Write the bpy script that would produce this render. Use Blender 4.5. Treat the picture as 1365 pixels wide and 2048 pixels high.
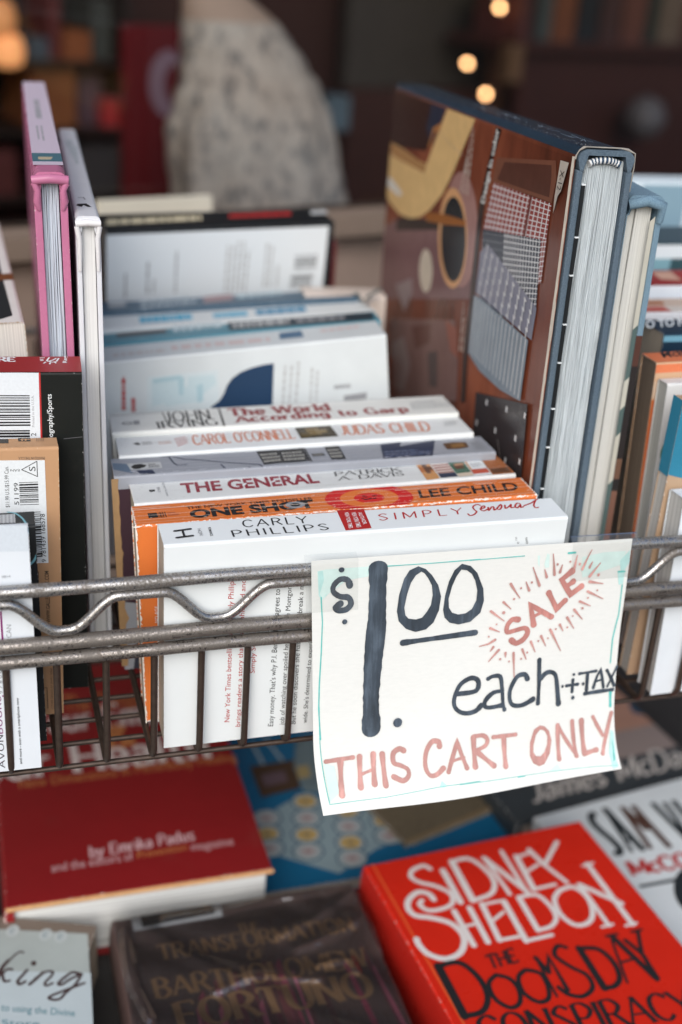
# A close view of a bookshop sale cart: a wire basket of second-hand books with a
# hand-lettered price sheet, a lower shelf of books and the shop window behind.
# Units are metres. X runs along the basket front, Y into the basket, Z up; z = 0 is the basket floor.
import bpy, bmesh, math, random
from mathutils import Vector, Matrix
SC = bpy.context.scene
COL = SC.collection
for o in list(bpy.data.objects):
    bpy.data.objects.remove(o)
R = math.radians
random.seed(7)

# ------------------------------------------------------------------ camera, sky, sun, exposure
cam = bpy.data.objects.new("camera", bpy.data.cameras.new("camera"))
COL.objects.link(cam)
SC.camera = cam
cam.matrix_world = Matrix([[0.9562325, 0.0604754, -0.2862903, -0.006388], [-0.2844308, 0.4217966, -0.860922, -0.4081562], [0.0686917, 0.9046714, 0.4205367, 0.3063734], [0.0, 0.0, 0.0, 1.0]])
cam.data.sensor_fit = 'VERTICAL'
cam.data.sensor_height = 36.0
cam.data.lens = 42.575
cam.data.clip_start = 0.02
cam.data.clip_end = 200.0
cam.data.dof.use_dof = True
cam.data.dof.focus_distance = 0.487
cam.data.dof.aperture_fstop = 4.6
cam.data.dof.aperture_blades = 9

W = bpy.data.worlds.new("World")
SC.world = W
W.use_nodes = True
wn = W.node_tree
bg = wn.nodes["Background"]
sky = wn.nodes.new("ShaderNodeTexSky")
sky.sky_type = 'NISHITA'
sky.sun_disc = False
SUN_EL, SUN_AZ = 36.0, 205.0          # degrees; azimuth measured from +Y clockwise: behind the photographer
sky.sun_elevation = R(SUN_EL)
sky.sun_rotation = R(SUN_AZ)
sky.air_density = 1.0
sky.dust_density = 2.5
sky.ozone_density = 1.0
wn.links.new(sky.outputs[0], bg.inputs[0])
bg.inputs[1].default_value = 0.09

sl = bpy.data.lights.new("sun", 'SUN')
sl.energy = 1.5
sl.angle = R(50)
sl.color = (1.0, 0.995, 0.99)
sun = bpy.data.objects.new("sun", sl)
COL.objects.link(sun)
sd = Vector((math.sin(R(SUN_AZ)) * math.cos(R(SUN_EL)), math.cos(R(SUN_AZ)) * math.cos(R(SUN_EL)), math.sin(R(SUN_EL))))
sun.rotation_euler = sd.to_track_quat('Z', 'Y').to_euler()
sun.location = (0, -3, 4)

SC.view_settings.view_transform = 'Standard'
SC.view_settings.look = 'None'
SC.view_settings.exposure = 0.68
SC.view_settings.gamma = 1.0
SC.view_settings.use_curve_mapping = False
SC.render.engine = 'CYCLES'
SC.cycles.use_denoising = True
SC.cycles.max_bounces = 8
SC.cycles.transparent_max_bounces = 12

# ------------------------------------------------------------------ materials
MATS = {}
def srgb(h):
    c = [int(h[i:i + 2], 16) / 255 for i in (0, 2, 4)]
    return tuple(x / 12.92 if x <= .04045 else ((x + .055) / 1.055) ** 2.4 for x in c)

def new_mat(key):
    m = bpy.data.materials.new(key)
    m.use_nodes = True
    return m, m.node_tree.nodes, m.node_tree.links, m.node_tree.nodes["Principled BSDF"]

def mixc(n, l, fac, a, b, mode='MIX'):
    x = n.new("ShaderNodeMix"); x.data_type = 'RGBA'; x.blend_type = mode
    for s, v in ((x.inputs[0], fac), (x.inputs[6], a), (x.inputs[7], b)):
        if hasattr(v, 'is_linked'): l.new(v, s)
        elif isinstance(v, (int, float)): s.default_value = v
        else: s.default_value = (*v[:3], 1)
    return x.outputs[2]

def math_(n, l, op, a, b=None):
    x = n.new("ShaderNodeMath"); x.operation = op
    for s, v in zip(x.inputs, (a, b)):
        if v is None: continue
        if hasattr(v, 'is_linked'): l.new(v, s)
        else: s.default_value = v
    return x.outputs[0]

def ocoord(n): return n.new("ShaderNodeTexCoord").outputs['Object']

def noise(n, l, scale, detail=4, vec=None, rough=.55, stretch=None):
    t = n.new("ShaderNodeTexNoise")
    t.inputs['Scale'].default_value = scale; t.inputs['Detail'].default_value = detail; t.inputs['Roughness'].default_value = rough
    v = vec or ocoord(n)
    if stretch:
        mp = n.new("ShaderNodeMapping"); mp.inputs['Scale'].default_value = stretch
        l.new(v, mp.inputs[0]); v = mp.outputs[0]
    l.new(v, t.inputs['Vector'])
    return t.outputs['Fac']

def ramp(n, l, src, stops):
    r = n.new("ShaderNodeValToRGB")
    e = r.color_ramp.elements
    while len(e) < len(stops): e.new(.5)
    for k, (p, c) in zip(e, stops):
        k.position = p; k.color = (*c, 1) if len(c) == 3 else c
    l.new(src, r.inputs[0])
    return r.outputs[0]

def bump(n, l, p, h, strength=.3, dist=.0003):
    b = n.new("ShaderNodeBump"); b.inputs['Strength'].default_value = strength; b.inputs['Distance'].default_value = dist
    l.new(h, b.inputs['Height']); l.new(b.outputs[0], p.inputs['Normal'])

def ink(c, rough=.5, var=.10, scale=900, name=None):
    """Printed colour: a flat ink with a fine uneven grain."""
    key = ('ink', tuple(round(x, 4) for x in c), rough, var, scale)
    if key in MATS: return MATS[key]
    m, n, l, p = new_mat(name or "ink")
    f = noise(n, l, scale, 3)
    a = tuple(max(0, x * (1 - var)) for x in c); b = tuple(min(1, x * (1 + var)) for x in c)
    l.new(mixc(n, l, f, a, b), p.inputs['Base Color'])
    p.inputs['Roughness'].default_value = rough; p.inputs['Specular IOR Level'].default_value = .3
    MATS[key] = m
    return m

def card(c, dims=None, rough=.42, wear=.55, dirt=.12, wearcol=(.78, .75, .70), kind='X', grain=0.0, bumpy=.12):
    """Cover board or paper cover: soft mottling, faint dirt and, along the edges, scuffs that bare the paper."""
    m, n, l, p = new_mat("cover_card")
    v = ocoord(n)
    f = noise(n, l, 60, 5, v)
    col = mixc(n, l, f, tuple(x * (1 - dirt) for x in c), tuple(min(1, x * (1 + dirt * .4)) for x in c))
    f2 = ramp(n, l, noise(n, l, 24, 6, v, .7), ((.60, (0, 0, 0)), (.80, (1, 1, 1))))
    col = mixc(n, l, math_(n, l, 'MULTIPLY', f2, dirt * .8), col, (.20, .17, .13))
    if dims:
        A, B, H = dims            # local x, y, z sizes
        sp = n.new("ShaderNodeSeparateXYZ"); l.new(v, sp.inputs[0])
        x, y, z = sp.outputs
        dx = math_(n, l, 'MINIMUM', x, math_(n, l, 'SUBTRACT', A, x))
        dy = math_(n, l, 'MINIMUM', y, math_(n, l, 'SUBTRACT', B, y))
        dz = math_(n, l, 'MINIMUM', z, math_(n, l, 'SUBTRACT', H, z))
        # an edge is where two of the three distances are small
        s1 = math_(n, l, 'MAXIMUM', dx, dy); s2 = math_(n, l, 'MAXIMUM', dy, dz); s3 = math_(n, l, 'MAXIMUM', dx, dz)
        d = math_(n, l, 'MINIMUM', math_(n, l, 'MINIMUM', s1, s2), s3)
        nz = noise(n, l, 800, 5, v, .7)
        lim = math_(n, l, 'MULTIPLY', math_(n, l, 'SUBTRACT', nz, .60 - wear * .22), .0042)
        k = math_(n, l, 'GREATER_THAN', lim, d)
        col = mixc(n, l, k, col, wearcol)
    l.new(col, p.inputs['Base Color'])
    p.inputs['Roughness'].default_value = rough; p.inputs['Specular IOR Level'].default_value = .3
    rr = noise(n, l, 90, 4, v)
    l.new(math_(n, l, 'ADD', math_(n, l, 'MULTIPLY', rr, .25), rough - .12), p.inputs['Roughness'])
    if bumpy: bump(n, l, p, noise(n, l, 35, 4, v), bumpy, .0006)
    return m

def pages(c, axis, line=1800, contrast=.35):
    """Cut edge of a block of pages: fine lines across the thickness."""
    key = ('pages', c, axis, line, contrast)
    if key in MATS: return MATS[key]
    m, n, l, p = new_mat("page_edges")
    st = [.004, .004, .004]; st[axis] = 1
    f = noise(n, l, line, 2, None, .5, st)
    g = noise(n, l, 40, 4)
    dk = tuple(x * (1 - contrast) for x in c)
    col = mixc(n, l, ramp(n, l, f, ((.36, (0, 0, 0)), (.60, (1, 1, 1)))), dk, c)
    col = mixc(n, l, math_(n, l, 'MULTIPLY', g, .35), col, tuple(x * y for x, y in zip(c, (.86, .84, .80))))
    l.new(col, p.inputs['Base Color'])
    p.inputs['Roughness'].default_value = .85
    bump(n, l, p, f, .35, .0002)
    MATS[key] = m
    return m

def cloth(c1, c2, scale=1500):
    m, n, l, p = new_mat("book_cloth")
    a = noise(n, l, scale, 2, None, .5, (1, .25, .25)); b = noise(n, l, scale, 2, None, .5, (.25, .25, 1))
    f = math_(n, l, 'MULTIPLY', math_(n, l, 'ADD', a, b), .5)
    col = mixc(n, l, ramp(n, l, f, ((.40, (0, 0, 0)), (.60, (1, 1, 1)))), c1, c2)
    g = noise(n, l, 30, 4)
    col = mixc(n, l, math_(n, l, 'MULTIPLY', g, .35), col, (.16, .17, .17))
    l.new(col, p.inputs['Base Color'])
    p.inputs['Roughness'].default_value = .9
    bump(n, l, p, f, .5, .0003)
    return m

def chrome(rust, base=(.58, .575, .56)):
    """Old plated steel: speckled bright metal, dull grey film and some rust."""
    m, n, l, p = new_mat("worn_plated_steel")
    v = ocoord(n)
    f = noise(n, l, 950, 6, v, .7)
    g = noise(n, l, 55, 5, v, .6)
    k = math_(n, l, 'ADD', math_(n, l, 'MULTIPLY', f, .65), math_(n, l, 'MULTIPLY', g, .35))
    hi = ramp(n, l, k, ((.38 + rust * .12, (0, 0, 0)), (.47 + rust * .12, (1, 1, 1))))
    col = mixc(n, l, hi, (.15, .135, .12), base)
    r2 = ramp(n, l, noise(n, l, 160, 6, v, .72), ((.60, (0, 0, 0)), (.72, (1, 1, 1))))
    col = mixc(n, l, math_(n, l, 'MULTIPLY', r2, .15 + .55 * rust), col, (.12, .062, .036))
    l.new(col, p.inputs['Base Color'])
    p.inputs['Metallic'].default_value = .9
    met = mixc(n, l, hi, (.35, .35, .35), (.95, .95, .95)); l.new(met, p.inputs['Metallic'])
    ro = mixc(n, l, hi, (.55, .55, .55), (.27, .27, .27)); l.new(ro, p.inputs['Roughness'])
    bump(n, l, p, k, .35, .0004)
    return m

def plain(c, rough=.6, var=.12, scale=30, metallic=0.0, name="surface"):
    key = ('plain', tuple(c), rough, var, scale, metallic)
    if key in MATS: return MATS[key]
    m, n, l, p = new_mat(name)
    f = noise(n, l, scale, 5)
    l.new(mixc(n, l, f, tuple(x * (1 - var) for x in c), tuple(min(1, x * (1 + var)) for x in c)), p.inputs['Base Color'])
    p.inputs['Roughness'].default_value = rough; p.inputs['Metallic'].default_value = metallic
    MATS[key] = m
    return m

def glow(c, s):
    m, n, l, p = new_mat("lit_bulb")
    p.inputs['Base Color'].default_value = (*c, 1)
    p.inputs['Emission Color'].default_value = (*c, 1)
    p.inputs['Emission Strength'].default_value = s
    return m

def clear(tint=(1, 1, 1), gloss=.12, rough=.08, crinkle=0.0, milky=0.0):
    """Thin clear film or pane: see-through with a Fresnel sheen."""
    m = bpy.data.materials.new("clear_film"); m.use_nodes = True
    n, l = m.node_tree.nodes, m.node_tree.links
    n.remove(n["Principled BSDF"])
    out = n["Material Output"]
    t = n.new("ShaderNodeBsdfTransparent"); t.inputs[0].default_value = (*tint, 1)
    g = n.new("ShaderNodeBsdfGlossy"); g.inputs['Roughness'].default_value = rough
    fr = n.new("ShaderNodeFresnel"); fr.inputs[0].default_value = 1.45
    k = math_(n, l, 'ADD', math_(n, l, 'MULTIPLY', fr.outputs[0], 1.0), gloss)
    mx = n.new("ShaderNodeMixShader"); l.new(k, mx.inputs[0]); l.new(t.outputs[0], mx.inputs[1]); l.new(g.outputs[0], mx.inputs[2])
    last = mx.outputs[0]
    if milky:
        d = n.new("ShaderNodeBsdfDiffuse"); d.inputs[0].default_value = (.8, .82, .84, 1)
        m2 = n.new("ShaderNodeMixShader"); m2.inputs[0].default_value = milky
        l.new(last, m2.inputs[1]); l.new(d.outputs[0], m2.inputs[2]); last = m2.outputs[0]
    if crinkle:
        b = n.new("ShaderNodeBump"); b.inputs['Strength'].default_value = crinkle; b.inputs['Distance'].default_value = .003
        l.new(noise(n, l, 45, 5), b.inputs['Height']); l.new(b.outputs[0], g.inputs['Normal'])
    l.new(last, out.inputs[0])
    return m

WHITE = (.73, .775, .79)

# ------------------------------------------------------------------ mesh helpers
class MB:
    """Collects faces with materials, then becomes one mesh object."""
    def __init__(s): s.v = []; s.f = []; s.m = []; s.mats = []; s.sm = []
    def mi(s, m):
        if m not in s.mats: s.mats.append(m)
        return s.mats.index(m)
    def add(s, vs, fs, m, smooth=False):
        o = len(s.v); i = s.mi(m)
        s.v += [tuple(v) for v in vs]
        for f in fs: s.f.append([o + k for k in f]); s.m.append(i); s.sm.append(smooth)
    def box(s, a, b, m):
        (x0, y0, z0), (x1, y1, z1) = a, b
        s.add([(x0, y0, z0), (x1, y0, z0), (x1, y1, z0), (x0, y1, z0), (x0, y0, z1), (x1, y0, z1), (x1, y1, z1), (x0, y1, z1)],
              [(3, 2, 1, 0), (4, 5, 6, 7), (0, 1, 5, 4), (1, 2, 6, 5), (2, 3, 7, 6), (3, 0, 4, 7)], m)
    def tube(s, path, r, m, n=12, caps=True):
        path = [Vector(p) for p in path]; rings = []
        t0 = (path[1] - path[0]).normalized()
        up = Vector((0, 0, 1)) if abs(t0.z) < .9 else Vector((0, 1, 0))
        a = t0.cross(up).normalized()
        vs = []; fs = []
        for i, p in enumerate(path):
            t = (path[min(i + 1, len(path) - 1)] - path[max(i - 1, 0)]).normalized()
            a = (a - t * a.dot(t)).normalized(); b = t.cross(a)
            rr = r[i] if isinstance(r, (list, tuple)) else r
            for k in range(n):
                q = 2 * math.pi * k / n
                vs.append(p + a * math.cos(q) * rr + b * math.sin(q) * rr)
        for i in range(len(path) - 1):
            for k in range(n):
                fs.append((i * n + k, i * n + (k + 1) % n, (i + 1) * n + (k + 1) % n, (i + 1) * n + k))
        s.add(vs, fs, m, True)
        if caps:
            e = (len(path) - 1) * n
            s.add(vs[:n], [tuple(range(n - 1, -1, -1))], m); s.add(vs[e:], [tuple(range(n))], m)
    def lathe(s, prof, c, m, n=24, squash=1.0, smooth=True):
        vs = []; fs = []
        for (r, z) in prof:
            for k in range(n):
                q = 2 * math.pi * k / n
                vs.append((c[0] + r * math.cos(q), c[1] + r * squash * math.sin(q), c[2] + z))
        for i in range(len(prof) - 1):
            for k in range(n):
                fs.append((i * n + k, i * n + (k + 1) % n, (i + 1) * n + (k + 1) % n, (i + 1) * n + k))
        s.add(vs, fs, m, smooth)
    def extrude(s, prof, x0, x1, m, axis=0, segs=1, smooth=False, wob=0.0):
        """Closed outline prof (two coordinates) swept along an axis."""
        vs = []; fs = []; n = len(prof)
        for i in range(segs + 1):
            x = x0 + (x1 - x0) * i / segs
            for (a, b) in prof:
                q = [0, 0, 0]; o = [k for k in range(3) if k != axis]
                q[axis] = x; q[o[0]] = a; q[o[1]] = b
                vs.append(q)
        for i in range(segs):
            for k in range(n):
                fs.append((i * n + k, i * n + (k + 1) % n, (i + 1) * n + (k + 1) % n, (i + 1) * n + k))
        s.add(vs, fs, m, smooth)
        s.add(vs[:n], [tuple(range(n))], m); s.add(vs[-n:], [tuple(range(n))], m)
    def build(s, name, parent=None, fix=True):
        me = bpy.data.meshes.new(name)
        me.from_pydata(s.v, [], s.f)
        for m in s.mats: me.materials.append(m)
        me.polygons.foreach_set('material_index', s.m)
        me.polygons.foreach_set('use_smooth', s.sm)
        me.update()
        o = bpy.data.objects.new(name, me)
        COL.objects.link(o)
        if parent: o.parent = parent
        return o

def tag(o, label, cat, group=None):
    o['label'] = label; o['category'] = cat
    if group: o['group'] = group
    return o

def thing(name, label, cat, M=None, group=None):
    o = bpy.data.objects.new(name, None); COL.objects.link(o)
    o.empty_display_size = .02
    if M is not None: o.matrix_world = M
    return tag(o, label, cat, group)

def structure(o): o['kind'] = 'structure'; return o

# ------------------------------------------------------------------ lettering
def cat(pts, closed=False, k=6):
    """Smooth curve through points."""
    n = len(pts); out = []
    for i in range(n if closed else n - 1):
        if closed: p = [pts[(i + j) % n] for j in (-1, 0, 1, 2)]
        else: p = [pts[max(i - 1, 0)], pts[i], pts[i + 1], pts[min(i + 2, n - 1)]]
        for q in range(k):
            t = q / k
            out.append(tuple(.5 * (2 * p[1][a] + (p[2][a] - p[0][a]) * t + (2 * p[0][a] - 5 * p[1][a] + 4 * p[2][a] - p[3][a]) * t * t
                       + (3 * p[1][a] - p[0][a] - 3 * p[2][a] + p[3][a]) * t ** 3) for a in range(len(pts[0]))))
    if not closed: out.append(tuple(pts[-1]))
    return out

def ribbon(pts, w, closed=False, cap=False):
    """Stroke outline as quads in the plane; w is a width or one per point."""
    n = len(pts); L = []; Rr = []
    for i in range(n):
        if closed: a, b = pts[i - 1], pts[(i + 1) % n]
        else: a, b = pts[max(i - 1, 0)], pts[min(i + 1, n - 1)]
        d1 = (pts[i][0] - a[0], pts[i][1] - a[1]); d2 = (b[0] - pts[i][0], b[1] - pts[i][1])
        l1 = math.hypot(*d1) or 1e-9; l2 = math.hypot(*d2) or 1e-9
        tx, ty = d1[0] / l1 + d2[0] / l2, d1[1] / l1 + d2[1] / l2
        if l1 < 1e-8: tx, ty = d2[0] / l2, d2[1] / l2
        if l2 < 1e-8: tx, ty = d1[0] / l1, d1[1] / l1
        tl = math.hypot(tx, ty) or 1e-9
        cosh = max(.5, tl / 2 if (l1 > 1e-8 and l2 > 1e-8) else 1)
        nx, ny = -ty / tl / cosh, tx / tl / cosh
        ww = (w[i] if isinstance(w, (list, tuple)) else w) / 2
        L.append((pts[i][0] + nx * ww, pts[i][1] + ny * ww)); Rr.append((pts[i][0] - nx * ww, pts[i][1] - ny * ww))
    qs = [[L[i], L[(i + 1) % n], Rr[(i + 1) % n], Rr[i]] for i in range(n if closed else n - 1)]
    if cap and not closed:
        for i, j in ((0, 1), (n - 1, n - 2)):
            ww = (w[i] if isinstance(w, (list, tuple)) else w) / 2
            a = math.atan2(pts[i][1] - pts[j][1], pts[i][0] - pts[j][0])
            qs.append([(pts[i][0] + ww * math.cos(a + q), pts[i][1] + ww * math.sin(a + q)) for q in [(-90 + 22.5 * z) * math.pi / 180 for z in range(9)]])
    return qs

GL = {}
def _g(ch, w, *strokes):
    S = []
    for st in strokes:
        c = st.startswith('~'); cl = st.startswith('@')
        a = [float(x) for x in st.lstrip('~@').split()]
        S.append((list(zip(a[::2], a[1::2])), 'c' if c else 'o' if cl else 's'))
    GL[ch] = (w, S)
_g('A', 7, '0 0 3.5 10 7 0', '1.3 3.6 5.7 3.6'); _g('B', 6.2, '.6 0 .6 10', '~.6 10 3.4 10 5.2 7.7 3.4 5.3 .6 5.3', '~.6 5.3 3.7 5.3 5.8 2.7 3.7 0 .6 0')
_g('C', 6.6, '~6.2 8.2 3.9 10 1.3 8.5 .5 5 1.3 1.5 3.9 0 6.2 1.8'); _g('D', 7, '.6 0 .6 10', '~.6 10 3.4 10 5.9 8 6.5 5 5.9 2 3.4 0 .6 0')
_g('E', 5.6, '5.2 10 .6 10 .6 0 5.4 0', '.6 5.2 4.4 5.2'); _g('F', 5.2, '5 10 .6 10 .6 0', '.6 5.2 4.2 5.2')
_g('G', 7, '~6.3 8.2 3.9 10 1.3 8.5 .5 5 1.3 1.5 3.9 0 6.2 1.2', '4 4.6 6.2 4.6 6.2 .4'); _g('H', 7, '.7 0 .7 10', '6.3 0 6.3 10', '.7 5.2 6.3 5.2')
_g('I', 1.8, '.9 0 .9 10'); _g('J', 4, '~3.2 10 3.2 6 3.2 2.4 2.2 .2 .4 .6'); _g('K', 6.3, '.7 0 .7 10', '5.8 10 .7 4.4', '2.3 6 6.2 0')
_g('L', 5.2, '.7 10 .7 0 5.1 0'); _g('M', 8.4, '.7 0 .7 10 4.2 1.5 7.7 10 7.7 0'); _g('N', 7, '.7 0 .7 10 6.3 0 6.3 10')
_g('O', 7.6, '@3.8 10 1.4 8.5 .5 5 1.4 1.5 3.8 0 6.2 1.5 7.1 5 6.2 8.5'); _g('P', 5.9, '.7 0 .7 10', '~.7 10 3.6 10 5.5 7.4 3.6 4.8 .7 4.8')
_g('R', 6.5, '.7 0 .7 10', '~.7 10 3.6 10 5.4 7.6 3.6 5 .7 5', '3 5 6.3 0'); _g('S', 5.8, '~5.2 8.6 3 10 .8 7.8 2.9 5.3 5.2 2.5 2.9 0 .5 1.7')
_g('T', 6, '0 10 6 10', '3 10 3 0'); _g('U', 6.8, '~.6 10 .6 6 .7 2.6 2 .3 3.4 0 4.8 .3 6.1 2.6 6.2 6 6.2 10'); _g('V', 6.6, '0 10 3.3 0 6.6 10')
_g('W', 9.4, '0 10 2.3 0 4.7 10 7.1 0 9.4 10'); _g('X', 6.4, '.2 10 6.2 0', '.2 0 6.2 10'); _g('Y', 6.4, '0 10 3.2 4.8 6.4 10', '3.2 4.8 3.2 0'); _g('Z', 5.8, '.5 10 5.4 10 .4 0 5.5 0')
_g("'", 1.6, '.8 10 .8 7.6'); _g('.', 1.8, '.9 .1 .9 .9'); _g(' ', 3.2); _g('-', 3.6, '.6 4.5 3 4.5'); _g('&', 6.5, '~6 0 1.6 7 2.4 9.8 4 8.4 1 3 1.2 .4 3.2 0 5.8 3.6')
_g('a', 5, '~.8 5.4 2.4 6.5 4 5.2 4.1 0', '~4 3.8 1.6 3.5 .5 1.8 1.6 0 4 1.3'); _g('c', 4.6, '~4.2 5.4 2.6 6.5 .8 5 .6 3.2 .9 1.2 2.6 0 4.3 1.2'); _g('d', 5.3, '4.4 10 4.4 0', '~4.4 5.2 2.6 6.5 .8 5 .8 1.5 2.6 0 4.4 1.4')
_g('e', 4.9, '~.7 3.4 4.4 3.5 3.9 5.8 2.5 6.5 .9 5.4 .7 3 1.2 .8 2.8 0 4.4 1.2'); _g('g', 5.3, '~4.3 5.2 2.5 6.5 .8 4.9 .8 2 2.5 .6 4.3 2', '~4.4 6.5 4.4 0 3.6 -2.6 1.8 -3 .6 -2')
_g('h', 5.4, '.8 0 .8 10', '~.8 4.6 2.6 6.5 4.3 5.4 4.4 3 4.4 0'); _g('i', 1.8, '.9 0 .9 6.5', '.9 8.6 .9 9.6'); _g('l', 1.8, '.9 0 .9 10'); _g('n', 5.4, '.8 0 .8 6.5', '~.8 4.6 2.6 6.5 4.3 5.4 4.4 3 4.4 0')
_g('o', 5.2, '@2.6 6.5 .9 5.4 .6 3.2 .9 1.1 2.6 0 4.3 1.1 4.6 3.2 4.3 5.4'); _g('p', 5.3, '.8 6.5 .8 -3', '~.8 5.2 2.6 6.5 4.4 5 4.4 1.5 2.6 0 .8 1.4'); _g('r', 3.9, '.8 0 .8 6.5', '~.8 4.4 2 6.2 3.7 6.2')
_g('t', 3.6, '~1.6 9 1.6 5 1.6 1.6 2.2 .1 3.4 .4', '.2 6.5 3.3 6.5'); _g('u', 5.4, '~.8 6.5 .8 3 1 1.2 2.6 0 4.4 1.8', '4.5 6.5 4.5 0'); _g('s', 4.2, '~3.7 5.6 2.2 6.5 .7 5.2 2.1 3.4 3.7 1.6 2.1 0 .4 1.1')
_g('b', 5.3, '.8 0 .8 10', '~.8 5.2 2.6 6.5 4.4 5 4.4 1.5 2.6 0 .8 1.4'); _g('y', 5.2, '.3 6.5 2.6 0', '4.9 6.5 2.6 0 1.4 -3'); _g('k', 5.2, '.8 0 .8 10', '4.3 6.5 .9 2.8', '2 3.8 4.8 0'); _g('f', 3.4, '~3.4 9.6 2.2 9.8 1.4 8 1.4 4 1.4 0', '.1 6.2 3 6.2'); _g('v', 5, '.2 6.5 2.5 0 4.8 6.5'); _g('w', 7, '.2 6.5 2 0 3.5 6 5 0 6.8 6.5')
_g('m', 8, '.8 0 .8 6.5', '~.8 4.6 2.4 6.5 3.9 5.2 4 0', '~4 4.6 5.6 6.5 7.1 5.2 7.2 0')

def stroke_text(text, w=1.0, thin=None, serif=0.0, track=.9):
    """Letters as strokes on a 10-unit cap height; returns (quads, width)."""
    thin = w if thin is None else thin
    x = 0; Q = []
    for ch in text:
        gw, S = GL.get(ch) or GL.get(ch.upper()) or GL[' ']
        for pts, kind in S:
            P = cat(pts, kind == 'o', 6) if kind in 'co' else [tuple(p) for p in pts]
            segs = [(P, kind == 'o')]
            if kind == 's' and len(P) > 2: segs = [([P[i], P[i + 1]], False) for i in range(len(P) - 1)]
            for sp, cl in segs:
                n = len(sp); ww = []
                for i in range(n):
                    a = sp[i - 1] if (cl or i) else sp[i]; b = sp[(i + 1) % n] if (cl or i < n - 1) else sp[i]
                    dx, dy = b[0] - a[0], b[1] - a[1]; ln = math.hypot(dx, dy) or 1
                    k = abs(dy) / ln
                    if kind == 's' and dx * dy > 0 and ch in 'AVWMNKXYZ' and k < .999: k *= .35      # upward diagonals are thin
                    ww.append(thin + (w - thin) * k ** 1.3)
                ext = [tuple(p) for p in sp]
                Q += [[(px + x, py) for px, py in q] for q in ribbon(ext, ww, cl)]
                if serif and not cl:
                    for i, j in ((0, 1), (n - 1, n - 2)):
                        px, py = sp[i]
                        dx, dy = px - sp[j][0], py - sp[j][1]
                        if abs(dy) > .5 * abs(dx) and (min(abs(py), abs(py - 10)) < .4 or (ch.islower() and abs(py - 6.5) < .3) or py < -2.5) and ch not in ".'":
                            h = thin / 2 * .9
                            y0 = py if py < 1 else py - 2 * h
                            Q.append([(px + x - serif, y0), (px + x + serif, y0), (px + x + serif, y0 + 2 * h), (px + x - serif, y0 + 2 * h)])
                        elif abs(dx) > abs(dy) and ch in 'EFTLZ':
                            s = -1 if py > 6 else 1
                            if ch in 'EF' and 4 < py < 6: s = -.5
                            Q.append([(px + x - thin / 2, py), (px + x + thin / 2, py), (px + x + thin / 2, py + s * serif * 1.4), (px + x - thin / 2, py + s * serif * 1.4)])
        x += gw + track
    return Q, x - track

TC = {}
def font_text(text, bold=0.0):
    """Letters from Blender's own font; returns (faces, width, cap height)."""
    if (text, bold) in TC: return TC[text, bold]
    def mesh(body):
        c = bpy.data.curves.new("t", 'FONT'); c.body = body; c.size = 1; c.offset = bold; c.resolution_u = 3
        o = bpy.data.objects.new("t", c); COL.objects.link(o)
        bpy.context.view_layer.update()
        e = o.evaluated_get(bpy.context.evaluated_depsgraph_get()); me = e.to_mesh()
        F = [[tuple(me.vertices[i].co[:2]) for i in p.vertices] for p in me.polygons]
        e.to_mesh_clear(); bpy.data.objects.remove(o); bpy.data.curves.remove(c)
        return F
    cap = max(p[1] for f in mesh("H") for p in f)
    F = mesh(text)
    xs = [p[0] for f in F for p in f]; x0 = min(xs); w = max(xs) - x0
    F = [[(p[0] - x0, p[1]) for p in f] for f in F]
    TC[text, bold] = (F, w, cap)
    return TC[text, bold]

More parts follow.
